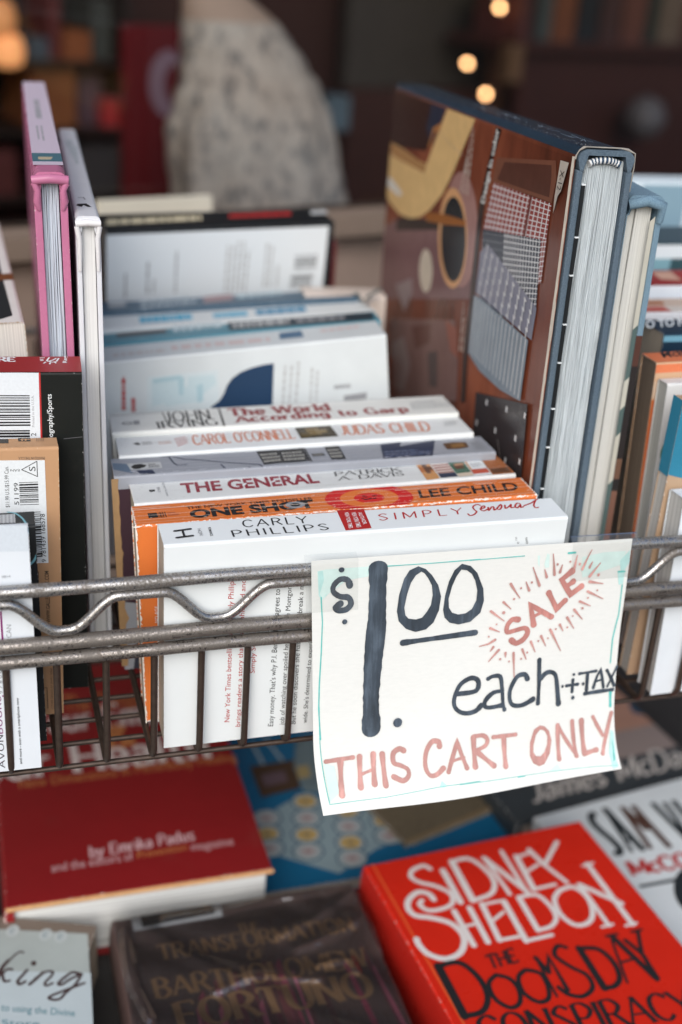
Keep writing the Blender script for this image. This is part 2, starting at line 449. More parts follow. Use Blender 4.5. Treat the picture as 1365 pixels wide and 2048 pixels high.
class Print:
    """Ink laid on one face of a book (or a sheet). surf(a, b, lift) maps millimetres on the face to local space."""
    def __init__(s, mb, surf, clip=None): s.mb = mb; s.surf = surf; s.k = 0; s.clip = clip
    def faces(s, F, m, sub=False):
        s.k += 1
        vs = []; fs = []
        for j, f in enumerate(F):
            z = .00010 + s.k * .000006 + (j % 5) * .000001
            if s.clip:
                a0, a1, b0, b1 = s.clip
                f = clip_poly(f, a0, a1, b0, b1)
                if len(f) < 3: continue
            o = len(vs)
            vs += [s.surf(p[0], p[1], z) for p in f]; fs.append(tuple(range(o, o + len(f))))
        s.mb.add(vs, fs, m)
    def poly(s, pts, m): s.faces([pts], m)
    def stroke(s, pts, w, m, smooth=False, cap=True): s.faces(ribbon(cat(pts) if smooth else pts, w, False, cap), m)
    def ring(s, outer, inner, m, closed=True):
        n = len(outer)
        s.faces([[outer[i], outer[(i + 1) % n], inner[(i + 1) % n], inner[i]] for i in range(n if closed else n - 1)], m)
    def ellipse(s, c, a, b, m, n=40):
        """Ellipse by centre and two half-axis end points."""
        s.poly([(c[0] + (a[0] - c[0]) * math.cos(q) + (b[0] - c[0]) * math.sin(q), c[1] + (a[1] - c[1]) * math.cos(q) + (b[1] - c[1]) * math.sin(q))
                for q in [2 * math.pi * i / n for i in range(n)]], m)
    def text(s, text, T, m, font='sans', **kw):
        """T = origin, end of baseline, top of the first capital (all mm on the face)."""
        o, e, t = T
        if font == 'sans':
            F, w, h = font_text(text, kw.get('bold', 0.0))
        else:
            F, w = stroke_text(text, **kw); h = 10.0
        u = ((e[0] - o[0]) / w, (e[1] - o[1]) / w); v = ((t[0] - o[0]) / h, (t[1] - o[1]) / h)
        s.faces([[(o[0] + p[0] * u[0] + p[1] * v[0], o[1] + p[0] * u[1] + p[1] * v[1]) for p in f] for f in F], m)
    def quad(s, q, m, x0=0, x1=1, y0=0, y1=1):
        """Part of a four-cornered patch; corners in order, x along 0-1, y along 0-3."""
        s.poly([lerp4(q, x, y) for x, y in ((x0, y0), (x1, y0), (x1, y1), (x0, y1))], m)
    def grid(s, q, nx, ny, w, m, h=True, v=True, jitter=0.0):
        F = []
        if v: F += [[lerp4(q, x - w / 2, 0), lerp4(q, x + w / 2, 0), lerp4(q, x + w / 2, 1), lerp4(q, x - w / 2, 1)] for x in [(i + .5) / nx for i in range(nx)]]
        if h: F += [[lerp4(q, 0, y - w * nx / ny / 2), lerp4(q, 1, y - w * nx / ny / 2), lerp4(q, 1, y + w * nx / ny / 2), lerp4(q, 0, y + w * nx / ny / 2)] for y in [(i + .5) / ny for i in range(ny)]]
        s.faces(F, m)
    def bars(s, q, n, m, seed=1, fill=.5):
        """Bar code: bars run along corner 0-1, stacked along 0-3."""
        rnd = random.Random(seed); y = 0; F = []
        ws = [rnd.choice((1, 1, 1, 2, 2, 3)) for _ in range(n * 2)]; tot = sum(ws)
        for i, w in enumerate(ws):
            if i % 2 == 0: F.append([lerp4(q, 0, y / tot), lerp4(q, 1, y / tot), lerp4(q, 1, (y + w) / tot), lerp4(q, 0, (y + w) / tot)])
            y += w
        s.faces(F, m)
    def lines(s, q, n, m, seed=1, fill=.45, gap=.16):
        """Unreadably small print: n rows of broken word marks along corner 0-1."""
        rnd = random.Random(seed); F = []
        for i in range(n):
            y0 = (i + .5 - fill / 2) / n; y1 = (i + .5 + fill / 2) / n; x = 0; end = 1 - (rnd.random() * .35 if i == n - 1 else rnd.random() * .08)
            while x < end:
                w = rnd.uniform(.05, .16); x1 = min(x + w, end)
                F.append([lerp4(q, x, y0), lerp4(q, x1, y0), lerp4(q, x1, y1), lerp4(q, x, y1)]); x = x1 + gap * .14 + .008
        s.faces(F, m)

def lerp4(q, x, y):
    return tuple((q[0][k] * (1 - x) + q[1][k] * x) * (1 - y) + (q[3][k] * (1 - x) + q[2][k] * x) * y for k in (0, 1))

def clip_poly(p, a0, a1, b0, b1):
    def cut(p, ax, lim, sg):
        out = []
        for i in range(len(p)):
            a, b = p[i - 1], p[i]
            ia, ib = sg * (a[ax] - lim) >= 0, sg * (b[ax] - lim) >= 0
            if ia != ib:
                t = (lim - a[ax]) / (b[ax] - a[ax]); out.append((a[0] + (b[0] - a[0]) * t, a[1] + (b[1] - a[1]) * t))
            if ib: out.append(b)
        return out
    for ax, lim, sg in ((0, a0, 1), (0, a1, -1), (1, b0, 1), (1, b1, -1)):
        if p: p = cut(p, ax, lim, sg)
    return p

# ------------------------------------------------------------------ setting: pavement and the shop behind
pav = MB(); pav.add([(-30, -40, -1.0), (30, -40, -1.0), (30, 30, -1.0), (-30, 30, -1.0)], [(0, 1, 2, 3)], plain((.06, .055, .052), .9, .25, 3, name="pavement_asphalt"))
structure(pav.build("pavement"))

WO = Vector((.107, .50, 0)); WA = R(17)
def WP(u, d, z):
    """Shop frame: u along the shop front, d into the shop."""
    return Vector((WO.x + u * math.cos(WA) - d * math.sin(WA), WO.y + u * math.sin(WA) + d * math.cos(WA), z))
def wbox(mb, u0, u1, d0, d1, z0, z1, m):
    c = [WP(u, d, z) for z in (z0, z1) for u, d in ((u0, d0), (u1, d0), (u1, d1), (u0, d1))]
    mb.add(c, [(3, 2, 1, 0), (4, 5, 6, 7), (0, 1, 5, 4), (1, 2, 6, 5), (2, 3, 7, 6), (3, 0, 4, 7)], m)
def wthing(name, label, cat_, u, d, z, group=None):
    return thing(name, label, cat_, Matrix.Translation(WP(u, d, z)), group)
def wpart(mb, name, root):
    o = mb.build(name); o.parent = root; o.matrix_parent_inverse = root.matrix_world.inverted(); return o

sill = wthing("window_sill", "brown window sill with brass trim and beige panel behind the cart", "window sill", 0, 0, -1.0)
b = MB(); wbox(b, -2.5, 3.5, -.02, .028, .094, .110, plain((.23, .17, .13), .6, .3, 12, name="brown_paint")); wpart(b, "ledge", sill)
b = MB(); wbox(b, -2.5, 3.5, 0, .026, -1.0, .093, plain((.34, .25, .20), .7, .5, 9, name="uneven_beige")); wpart(b, "panel", sill)  # uneven beige over the whole panel
b = MB(); wbox(b, .25, 3.5, -.026, -.021, .096, .112, plain((.55, .38, .10), .35, .15, 30, .6, name="brass")); wpart(b, "brass_trim", sill)
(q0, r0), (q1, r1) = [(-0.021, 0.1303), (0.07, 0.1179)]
b = MB(); wbox(b, q0, q1, -.012, -.004, .1105, r0, plain((.66, .62, .51), .7, .12, 12, name="cream_sill_light")); tag(b.build("sill_light_strip"), "added cream strip for the lit stretch of the window sill behind the white hardcover", "sill light")  # added strip; its cream stands for the sill catching light
glass = MB(); glass.add([WP(-2.5, .012, .110), WP(3.5, .012, .110), WP(3.5, .012, 2.2), WP(-2.5, .012, 2.2)], [(0, 1, 2, 3)], clear((.98, .985, .985), .0, .02))
tag(glass.build("window_pane"), "large clear shop window pane above the brown sill", "window pane")

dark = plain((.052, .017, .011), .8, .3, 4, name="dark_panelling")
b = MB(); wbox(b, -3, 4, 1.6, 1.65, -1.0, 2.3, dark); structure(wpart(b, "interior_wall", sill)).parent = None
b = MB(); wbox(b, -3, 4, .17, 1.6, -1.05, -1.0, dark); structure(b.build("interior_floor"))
b = MB(); wbox(b, -3, 4, .0, 1.65, 2.3, 2.35, dark); structure(b.build("interior_ceiling"))  # unseen ceiling, put in to keep the sky off the interior
b = MB(); wbox(b, -3.05, -3, .0, 1.65, -1.0, 2.3, dark); wbox(b, 4, 4.05, 0, 1.65, -1.0, 2.3, dark); structure(b.build("interior_side_walls"))  # unseen side walls, put in with the ceiling to block the sky
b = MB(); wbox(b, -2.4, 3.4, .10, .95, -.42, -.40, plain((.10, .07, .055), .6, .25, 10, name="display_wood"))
tag(b.build("display_platform"), "low dark wooden platform inside the shop window", "platform")

# dress on its form
dm, n, l, p = new_mat("speckled_dress_fabric")
v = ocoord(n)
f = ramp(n, l, noise(n, l, 62, 5, v, .65, (1.2, 1.2, .8)), ((.38, (.12, .13, .15)), (.45, (.64, .55, .47)), (.52, (.92, .82, .71))))
g = ramp(n, l, noise(n, l, 11, 3, v), ((.35, (.72, .57, .47)), (.65, (.80, .78, .74))))
l.new(mixc(n, l, .65, g, f), p.inputs['Base Color']); p.inputs['Roughness'].default_value = .9
skin = plain((.76, .56, .44), .7, .1, 6, name="pale_form_fabric")
DR = [(0.2483, 0.0264, 0.2692), (0.2608, 0.0397, 0.2512), (0.2748, 0.0535, 0.2328), (0.2831, 0.061, 0.2162), (0.2892, 0.0669, 0.2042), (0.2985, 0.0786, 0.1746), (0.3023, 0.0867, 0.1544), (0.3067, 0.0952, 0.1236), (0.3143, 0.1001, 0.0866), (0.3212, 0.1019, 0.0486), (0.327, 0.1026, 0.0206)]
dz0 = DR[-1][2]
dress = wthing("dress_form", "pale speckled dress on a headless form standing in the shop window", "dress", DR[-1][0], .34, -.40)
b = MB()
def ringset(rows, m, n=36, fold=.0):
    vs = []; fs = []
    for i, (uc, hw, z) in enumerate(rows):
        for k in range(n):
            q = 2 * math.pi * k / n
            rr = 1 + fold * math.sin(q * 9 + i * .4) * (i / len(rows))
            vs.append(WP(uc + hw * rr * math.cos(q), .34 + hw * .62 * rr * math.sin(q), z))
    for i in range(len(rows) - 1):
        for k in range(n): fs.append((i * n + k, i * n + (k + 1) % n, (i + 1) * n + (k + 1) % n, (i + 1) * n + k))
    b.add(vs, fs, m, True)
def dense(rows, k=3):
    rd = random.Random(21); out = []
    for r0, r1 in zip(rows[:-1], rows[1:]):
        for i in range(k):
            t = i / k; out.append((r0[0] + (r1[0] - r0[0]) * t + rd.uniform(-.002, .002), (r0[1] + (r1[1] - r0[1]) * t) * (1 + rd.uniform(-.012, .016)), r0[2] + (r1[2] - r0[2]) * t))
    return out + [rows[-1]]
ringset(dense(DR[2:]) + [(DR[-1][0], DR[-1][1] * 1.12, -.395)], dm, 64, .07); wpart(b, "dress", dress)
b = MB(); ringset([(DR[0][0] - .01, DR[0][1] * .8, DR[0][2] + .12)] + DR[:3], skin); wpart(b, "form_neck", dress)

# red banner with a pale round letter
(ub0, zb1), (ub1, zb0) = [(0.2827, 0.2063), (0.4068, -0.0145)]
ban = wthing("hanging_banner", "dark red banner with a pale round letter behind the dress", "banner", ub0, .62, zb0)
b = MB(); wbox(b, ub0, ub1, .62, .63, zb0, zb1, plain((.20, .008, .012), .7, .25, 9, name="red_cloth")); wpart(b, "cloth", ban)
(uc, zc), (ux, zx), (uy, zy) = [(0.3432, 0.1381), (0.3698, 0.1382), (0.3428, 0.1782)]
b = MB(); rx, rz = ux - uc, zy - zc
ou = [(uc + rx * math.cos(q), zc + rz * math.sin(q)) for q in [2 * math.pi * i / 32 for i in range(32)]]
ii = [(uc + rx * .45 + rx * .62 * math.cos(q), zc + rz * .62 * math.sin(q)) for q in [2 * math.pi * i / 32 for i in range(32)]]
b.add([WP(x, .6185, z) for x, z in ou] + [WP(x, .6185, z) for x, z in ii], [(i, (i + 1) % 32, 32 + (i + 1) % 32, 32 + i) for i in range(32)], plain((.42, .27, .34), .7, .1, 9))
wpart(b, "letter", ban)

# bookcases with blurred goods at the left and books at the upper right
def goods(name, label, cat_, box, c, group=None, rough=.6, em=0.0):
    u0, u1, d0, d1, z0, z1 = box
    b = MB(); m = plain(c, rough, .3, 25, name="shop_goods")
    wbox(b, u0, u1, d0, d1, z0, z1, m)
    o = b.build(name); tag(o, label, cat_, group)
    return o
def case(label, boxes, c):
    u0, u1, d0, d1, z0, z1 = boxes[0][1]
    r = wthing("bookcase", label, "bookcase", u0, d0, z0)
    for nm, q in boxes:
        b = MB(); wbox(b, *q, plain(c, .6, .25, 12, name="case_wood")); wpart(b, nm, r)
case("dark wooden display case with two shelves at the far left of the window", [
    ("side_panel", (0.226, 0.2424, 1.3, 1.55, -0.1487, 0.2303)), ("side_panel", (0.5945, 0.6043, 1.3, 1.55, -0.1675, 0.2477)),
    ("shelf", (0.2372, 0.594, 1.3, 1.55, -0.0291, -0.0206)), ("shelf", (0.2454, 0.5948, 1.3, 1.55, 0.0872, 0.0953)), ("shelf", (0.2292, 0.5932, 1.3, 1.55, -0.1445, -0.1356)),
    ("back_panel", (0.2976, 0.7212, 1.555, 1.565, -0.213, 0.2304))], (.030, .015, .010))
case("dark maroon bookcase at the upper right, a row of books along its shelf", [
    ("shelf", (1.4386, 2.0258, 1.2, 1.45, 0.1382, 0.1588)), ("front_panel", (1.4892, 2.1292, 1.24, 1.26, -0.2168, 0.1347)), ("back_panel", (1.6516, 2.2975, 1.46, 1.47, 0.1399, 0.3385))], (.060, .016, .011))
for lab, q, c in (
    ("orange boxed item on the upper shelf behind the pink book", (0.4904, 0.5411, 1.33, 1.45, 0.0936, 0.1435), (.34, .10, .03)),
    ("blue grey jar on the upper shelf of the left display case", (0.4263, 0.4626, 1.33, 1.43, 0.0926, 0.1303), (.07, .11, .15)),
    ("dark red book standing on the upper shelf of the left case", (0.4686, 0.4879, 1.34, 1.46, 0.0921, 0.2001), (.17, .035, .03)),
    ("grey green book standing at the end of the upper left shelf", (0.5562, 0.5929, 1.36, 1.48, 0.0913, 0.1943), (.07, .075, .065)),
    ("orange brown basket on the middle shelf of the left display case", (0.4247, 0.5105, 1.33, 1.47, -0.0259, 0.0797), (.30, .095, .025)),
    ("small bright red tin on the middle shelf beside the red banner", (0.5642, 0.6018, 1.33, 1.43, -0.0277, 0.0289), (.50, .035, .035)),
    ("mauve carton on the middle shelf of the left display case", (0.5284, 0.5735, 1.36, 1.46, -0.0316, 0.0669), (.13, .07, .085)),
    ("grey carton on the lowest shelf behind the white hardcover", (0.5152, 0.601, 1.33, 1.45, -0.1481, -0.0541), (.06, .052, .05)),
    ("dark red carton on the lowest shelf at the far left", (0.3282, 0.3954, 1.33, 1.45, -0.1394, -0.0568), (.13, .03, .025))):
    goods("shelf_item", lab, "shelf item", q, c, "goods on the left display case")
for lab, x0, q, c in (
    ("maroon book spine, first on the upper right shelf", 0, (1.4477, 1.478, 1.22, 1.37, 0.152, 0.2938), (.10, .028, .024)),
    ("black book spine between the maroon and grey books on the upper right shelf", 0, (1.4916, 1.5112, 1.23, 1.38, 0.1519, 0.2762), (.014, .016, .016)),
    ("dark teal grey book spine on the upper right shelf", 0, (1.5008, 1.536, 1.22, 1.37, 0.1532, 0.3059), (.075, .085, .08)),
    ("tall orange brown book spine on the upper right shelf", 0, (1.5408, 1.604, 1.22, 1.37, 0.1544, 0.3181), (.20, .062, .024)),
    ("wide blackish book spine right of the orange brown one on the shelf", 0, (1.6226, 1.6911, 1.23, 1.38, 0.1551, 0.2929), (.018, .02, .024)),
    ("dull red brown book spine on the upper right shelf", 0, (1.6826, 1.7403, 1.22, 1.37, 0.1572, 0.3097), (.07, .03, .026)),
    ("rust book spine near the right end of the upper shelf", 0, (1.7477, 1.8194, 1.22, 1.37, 0.1588, 0.3291), (.15, .052, .034)),
    ("dark green book spine near the right end of the upper shelf", 0, (1.8372, 1.8725, 1.23, 1.38, 0.1593, 0.3022), (.02, .035, .03)),
    ("tan book spine, last on the upper right shelf", 0, (1.8654, 1.9406, 1.22, 1.37, 0.1613, 0.3252), (.17, .12, .085))):
    goods("shelved_book", lab, "book", q, c, "books on the upper right shelf")
goods("wooden_post", "light brown wooden post behind the string lights", "post", (1.5508, 1.5929, 1.4, 1.43, -0.2383, 0.3482), (.22, .10, .052))
goods("paper_bag", "small tan paper bag hanging beside the wooden post", "bag", (1.2577, 1.2905, 1.02, 1.05, 0.0973, 0.1647), (.20, .105, .05))
goods("grey_curtain", "grey green curtain hanging behind the right of the dress", "curtain", (1.2088, 1.6083, 1.5, 1.53, -0.0187, 0.3751), (.060, .050, .040))
goods("dark_cabinet", "low dark cabinet behind the big quilt pattern book", "cabinet", (1.1815, 1.618, 1.44, 1.49, -0.3065, 0.0327), (.065, .022, .015))
goods("reflection_block", "small pale blue block for a window reflection at the right edge of the dress", "bag", (0.7706, 0.8153, 0.9, 0.94, 0.0325, 0.0879), (.15, .21, .25))  # solid block added in place of a pale reflection in the window
b = MB(); cx, cz, rr = (1.7919, 0.0098, 0.04894)
b.lathe([(0, -rr), (rr * .7, -rr * .7), (rr, 0), (rr * .7, rr * .7), (0, rr)], WP(cx, 1.15, cz), plain((.16, .15, .16), .5, .1, 10), 20)
tag(b.build("globe_ornament"), "pale grey round ornament in front of the maroon bookcase", "ornament")

# lamps that are lit in the photograph
BULB = glow((1.0, .50, .22), 9)
for lab, q in (("highest of the three small glowing bulbs on the string, in front of the post", (1.4141, 0.2191, 0.00611)),
               ("middle glowing bulb of the string, left of the wooden post", (1.3431, 0.1084, 0.00604)),
               ("lowest glowing bulb of the string, half hidden by the big book", (1.4027, 0.0477, 0.00626))):
    b = MB(); u, z, r_ = q
    b.lathe([(0, -r_), (r_ * .7, -r_ * .7), (r_, 0), (r_ * .7, r_ * .7), (0, r_)], WP(u, 1.25, z), BULB, 16)
    tag(b.build("string_bulb"), lab, "light bulb", "glowing string of bulbs")
for lab, q, s_ in (("glowing peach lamp shade at the far left edge of the window", (0.3254, 0.1261, 0.02609), .42),
                   ("dim orange lamp shade at the top left corner", (0.3117, 0.1726, 0.02885), .16)):
    u, z, r_ = q
    b = MB(); b.lathe([(r_ * .35, r_), (r_ * .8, r_ * .75), (r_, 0), (r_ * .85, -r_ * .8), (r_ * .3, -r_)], WP(u, 1.15 if 'far left' in lab or 'corner' in lab else 1.2, z), glow((1.0, .42, .16), s_), 20)
    tag(b.build("lamp_shade"), lab, "lamp")

# ------------------------------------------------------------------ wire basket
steel = chrome(.45, (.43, .42, .41)); steel_lo = chrome(.72, (.31, .28, .255)); wire_m = plain((.085, .062, .050), .48, .45, 300, .7, name='rusty_dark_wire')
S_ = 0.0189
basket = thing("wire_basket", "worn chrome wire basket full of second-hand books standing spine up", "wire basket", Matrix.Translation((.15, 0, 0)))
def bpart(mb, name):
    o = mb.build(name); o.parent = basket; o.matrix_parent_inverse = basket.matrix_world.inverted(); return o
X0, X1, YB = -7 * S_, 26 * S_, .405
def railpath(z, y, x0=X0, x1=X1): return [(x0 + (x1 - x0) * i / 60, y + .0002 * math.sin(i * .9), z + .00025 * math.sin(i * .7)) for i in range(61)]
b = MB(); b.tube(railpath(.0826, 0), .0027, steel, 20); bpart(b, "top_rail")
b = MB(); b.tube(railpath(.0593, 0), .0030, steel_lo, 20); bpart(b, "middle_rail")
b = MB(); b.tube(railpath(.0526, -.0006), .0027, steel_lo, 20); bpart(b, "lower_rail")
pts = []
ZT, ZB = .0779, .0648
wm = [-0.0368, 0.022, 0.0808, 0.1421, 0.2034, 0.2647, 0.326]                          # x of the low points
for a, c in zip(wm[:-1], wm[1:]):
    for k in range(24):
        t = k / 24; q = abs(t - .5) * 2        # 1 at the low point, 0 in the middle
        s = min(1, max(0, (q - .30) / .62)); s = s * s * (3 - 2 * s)
        pts.append((a + (c - a) * t, -.0008, ZT + (ZB - ZT) * s))
b = MB(); b.tube(pts, .0020, steel, 16); bpart(b, "wave_rod")
ZF = -.0018                              # centre of the floor wires
for i in range(-6, 26):
    x = i * S_
    path = [(x, .0012, .0526), (x, .0012, .03)]
    path += [(x, .0012 + .006 * (1 - math.cos(q)), ZF + .006 - .006 * math.sin(q)) for q in [k * math.pi / 2 / 8 for k in range(9)]]
    path += [(x, y, ZF) for y in (.05, .1, .2, .3, YB - .006)]
    path += [(x, YB - .006 + .006 * math.sin(q), ZF + .006 - .006 * math.cos(q)) for q in [k * math.pi / 2 / 6 for k in range(7)]] + [(x, YB, .0526)]
    b = MB(); b.tube(path, .00145, wire_m, 10); b.lathe([(0, -.0016), (.0015, -.0009), (.0021, .0004), (.0014, .0016), (0, .002)], (x, .0008, .0500), wire_m, 10); bpart(b, "wire")
for k in range(26):
    y = .00717 + k * .01562
    b = MB(); b.tube([(X0 + .02, y, ZF - .0029), (.2, y, ZF - .0029), (X1 - .02, y, ZF - .0029)], .0012, wire_m, 10); bpart(b, "cross_wire")
b = MB(); b.tube(railpath(.0593, YB), .0027, steel_lo, 12); bpart(b, "back_rail")

# ------------------------------------------------------------------ books
def mat_from(O, ang, kind):
    yaw, lean, pit = [R(a) for a in ang]
    L, T = (Vector((1, 0, 0)), Vector((0, 1, 0))) if kind == 'X' else (Vector((0, 1, 0)), Vector((1, 0, 0)))
    H = Vector((0, 0, 1))
    q = Matrix.Rotation(yaw, 3, 'Z'); L = q @ L; T = q @ T
    q = Matrix.Rotation(lean, 3, L); T = q @ T; H = q @ H
    q = Matrix.Rotation(pit, 3, T); L = q @ L; H = q @ H
    a, c = (L, T) if kind == 'X' else (T, L)
    M = Matrix((a, c, H)).transposed().to_4x4()
    M.translation = Vector(O)
    return M

def smap(kind, dim):
    L, T, H = dim
    mm = .001
    if kind == 'X':
        return {'front': lambda a, b, z: (a * mm, -z, b * mm), 'spine': lambda a, b, z: (a * mm, b * mm, H + z),
                'left': lambda a, b, z: (-z, a * mm, b * mm), 'right': lambda a, b, z: (L + z, a * mm, b * mm)}
    return {'left': lambda a, b, z: (-z, a * mm, b * mm), 'spine': lambda a, b, z: (b * mm, a * mm, H + z),
            'near': lambda a, b, z: (a * mm, -z, b * mm), 'right': lambda a, b, z: (T + z, a * mm, b * mm)}

def paperback(spec, label, cover, page=(.62, .56, .46), group=None, wear=.5, spine=None, r=.0012, rough=.42, wearcol=(.78, .75, .70), dirt=.12):
    """Soft-cover book standing spine up: folded cover and a block of pages."""
    kind, O, ang, dim = spec
    L, T, H = dim
    root = thing("paperback_book", label, "book", mat_from(O, ang, kind), group)
    ax = 0 if kind == 'X' else 1
    c = .00035
    arc = lambda cx, cz, rr, a0, a1: [(cx + rr * math.cos(R(a0 + (a1 - a0) * i / 6)), cz + rr * math.sin(R(a0 + (a1 - a0) * i / 6))) for i in range(7)]
    out = [(0, 0)] + arc(r, H - r, r, 180, 90) + arc(T - r, H - r, r, 90, 0) + [(T, 0), (T - c, 0)]
    inn = [(T - c, H - r)] + arc(T - r, H - r, r - c, 0, 90)[1:] + arc(r, H - r, r - c, 90, 180)[:-1] + [(c, H - r), (c, 0)]
    mb = MB()
    ldims = (L, T, H) if kind == 'X' else (T, L, H)
    cm = card(cover, ldims, rough, wear, dirt, wearcol, kind) if isinstance(cover, tuple) else cover
    mb.extrude(out + inn, 0, L, cm, ax, 14)
    pr = {k: Print(mb, f) for k, f in smap(kind, dim).items()}
    pb = MB()
    e = .0004
    lo = (e, c + .00006, .0006) if kind == 'X' else (c + .00006, e, .0006)
    hi = (L - e, T - c - .00006, H - c - .0002) if kind == 'X' else (T - c - .00006, L - e, H - c - .0002)
    pb.box(lo, hi, pages(page, 1 if kind == 'X' else 0))
    pb.build("page_block", root)
    return root, mb, pr

def hardback(spec, label, cover, page=(.78, .79, .78), group=None, board=.0026, board_r=None, inset=.003, leaves=1, spine_r=.003, axis_page=None, rough=.35, wear=.3, seed=1, wave=.0003, boardmat=None):
    """Hard-cover book standing spine up: two boards, a rounded spine and pages set back from the edges."""
    kind, O, ang, dim = spec
    L, T, H = dim
    root = thing("hardcover_book", label, "book", mat_from(O, ang, kind), group)
    ldims = (L, T, H) if kind == 'X' else (T, L, H)
    cm = card(cover, ldims, rough, wear) if isinstance(cover, tuple) else cover
    mb = MB()
    ax = 0 if kind == 'X' else 1
    k = board; kr = board_r or board
    hz = H - .0065
    def pbox(t0, t1, l0, l1, h0, h1, m, tgt):
        tgt.box((l0, t0, h0) if kind == 'X' else (t0, l0, h0), (l1, t1, h1) if kind == 'X' else (t1, l1, h1), m)
    pbox(0, k, 0, L, 0, hz - .0016, cm, mb); pbox(T - kr, T, 0, L, 0, hz - .0016, cm, mb)
    # spine shell, joined to the boards by a hollow joint
    sp = []
    ins = []
    rr = min(spine_r, T / 2 - .0002)
    for i in range(9):
        a = R(180 - 90 * i / 8); sp.append((rr + rr * math.cos(a), H - rr + rr * math.sin(a)))
    for i in range(9):
        a = R(90 - 90 * i / 8); sp.append((T - rr + rr * math.cos(a), H - rr + rr * math.sin(a)))
    ring = [(.0011, hz - .0017)] + sp + [(T - .0011, hz - .0017), (T - kr + .0002, hz - .0017)]
    ring += [(T - max(rr, .003), H - .0022), (max(rr, .003), H - .0022), (k - .0002, hz - .0017)]
    mb.extrude(ring, -.0002, L + .0002, cm, ax, 10)
    pr = {q: Print(mb, f) for q, f in smap(kind, dim).items()}
    pb = MB(); pm = pages(page, 1 if kind == 'X' else 0, 2200 if leaves == 1 else 2600, .16 if leaves == 1 else .28)
    rnd = random.Random(seed)
    t0, t1 = k + .0003, T - kr - .0003
    w = (t1 - t0) / leaves
    for i in range(leaves):
        a, c = t0 + i * w, t0 + (i + .93 if leaves > 1 else i + 1) * w
        j = rnd.uniform(-.5, .5) * .001 if leaves > 1 else 0
        if leaves == 1: pbox(a, c, inset, L - inset, inset, H - .0028, pm, pb)
        else:
            n = 14; hs = [inset + (H - .0042 - inset) * q / n for q in range(n + 1)]
            ph = rnd.uniform(0, 6); vs = []; fs = []
            for q, h in enumerate(hs):
                bend = wave * math.sin(h * 26 + i * .12) + wave * .5 * math.sin(h * 60 + ph)
                pinch = 1 - .10 * max(0, (h / H - .8) / .2)
                mid = (t0 + t1) / 2
                for tt, ll in ((a, inset + j), (c, inset + j), (c, L - inset), (a, L - inset)):
                    t_ = mid + (tt - mid) * pinch + bend
                    t_ = min(max(t_, k + .00005), T - kr - .00005)
                    vs.append((ll, t_, h) if kind == 'X' else (t_, ll, h))
            for q in range(n):
                for s in range(4): fs.append((q * 4 + s, q * 4 + (s + 1) % 4, q * 4 + 4 + (s + 1) % 4, q * 4 + 4 + s))
            pb.add(vs, fs, pm); pb.add(vs[-4:], [(0, 1, 2, 3)], pm); pb.add(vs[:4], [(3, 2, 1, 0)], pm)
    pb.build("page_block", root)
    return root, mb, pr

def finish(root, mb, name="cover", bevel=0.0):
    o = mb.build(name, root)
    if bevel:
        md = o.modifiers.new("bevel", 'BEVEL'); md.width = bevel; md.segments = 2; md.limit_method = 'ANGLE'
    return o

BLK = ink((.018, .018, .020)); GRY = ink((.28, .29, .31)); RED = ink((.42, .022, .022)); DRED = ink((.26, .025, .030)); WHT = ink(WHITE)
NAVY = ink((.012, .035, .085)); LGRY = ink((.45, .47, .48))
MID = "paperbacks standing in the middle of the basket"
def creases(p, L, T, seed, m=None):
    """Reading creases pressed along a spine."""
    rd = random.Random(seed); m = m or ink((.52, .52, .50), .7)
    for k in range(9):
        y = rd.uniform(.12, .9) * T; x = rd.uniform(0, L * .6); x1 = x + rd.uniform(20, 90)
        p.stroke([(x, y), ((x + x1) / 2, y + rd.uniform(-.25, .25)), (min(x1, L), y + rd.uniform(-.1, .1))], rd.uniform(.08, .16), m, True, False)
    for k in range(14):
        x = rd.choice((rd.uniform(0, 5), L - rd.uniform(0, 5))); y = rd.uniform(0, T); p.stroke([(x, y), (x + rd.uniform(-1, 1), y + rd.uniform(.5, 2))], .15, m, False, False)

# --- middle section, front to back
root, mb, pr = paperback(('X', (0.0616, 0.00623, -0.00029), (-1.034, 2.148, -0.697), (0.16883, 0.0186, 0.09662)), "white romance paperback, front-most in the middle, behind the price sheet", WHITE, (.50, .43, .35), MID, .30, wearcol=(.6, .58, .54), dirt=.05)
p = pr['spine']
p.text("CARLY", ((32.72, 10.1), (59.19, 10.03), (33.16, 15.93)), BLK, 'stroke', w=1.05, thin=.85, track=2.2)
p.text("PHILLIPS", ((27.16, 2.87), (66.42, 3.29), (27.15, 7.95)), BLK, 'stroke', w=1.05, thin=.85, track=2.2)
p.poly([(73.48, 19.13), (84.98, 18.77), (83.43, 2.06), (72.48, 1.65)], RED)
for q in (((76.07, 16.48), (74.28, 3.07), (77.86, 16.8)), ((78.89, 16.11), (77.66, 3.36), (80.84, 16.41))):
    p.text("NEW YORK TIMES" if q[0][0] < 79 else "BESTSELLING", q, WHT, bold=.01)
p.text("AUTHOR", ((81.6, 15.76), (81.0, 5.55), (83.29, 16.09)), WHT, bold=.01)
p.text("SIMPLY", ((88.19, 7.81), (125.14, 8.61), (89.21, 13.34)), RED, 'stroke', w=.95, thin=.7, track=3.4)
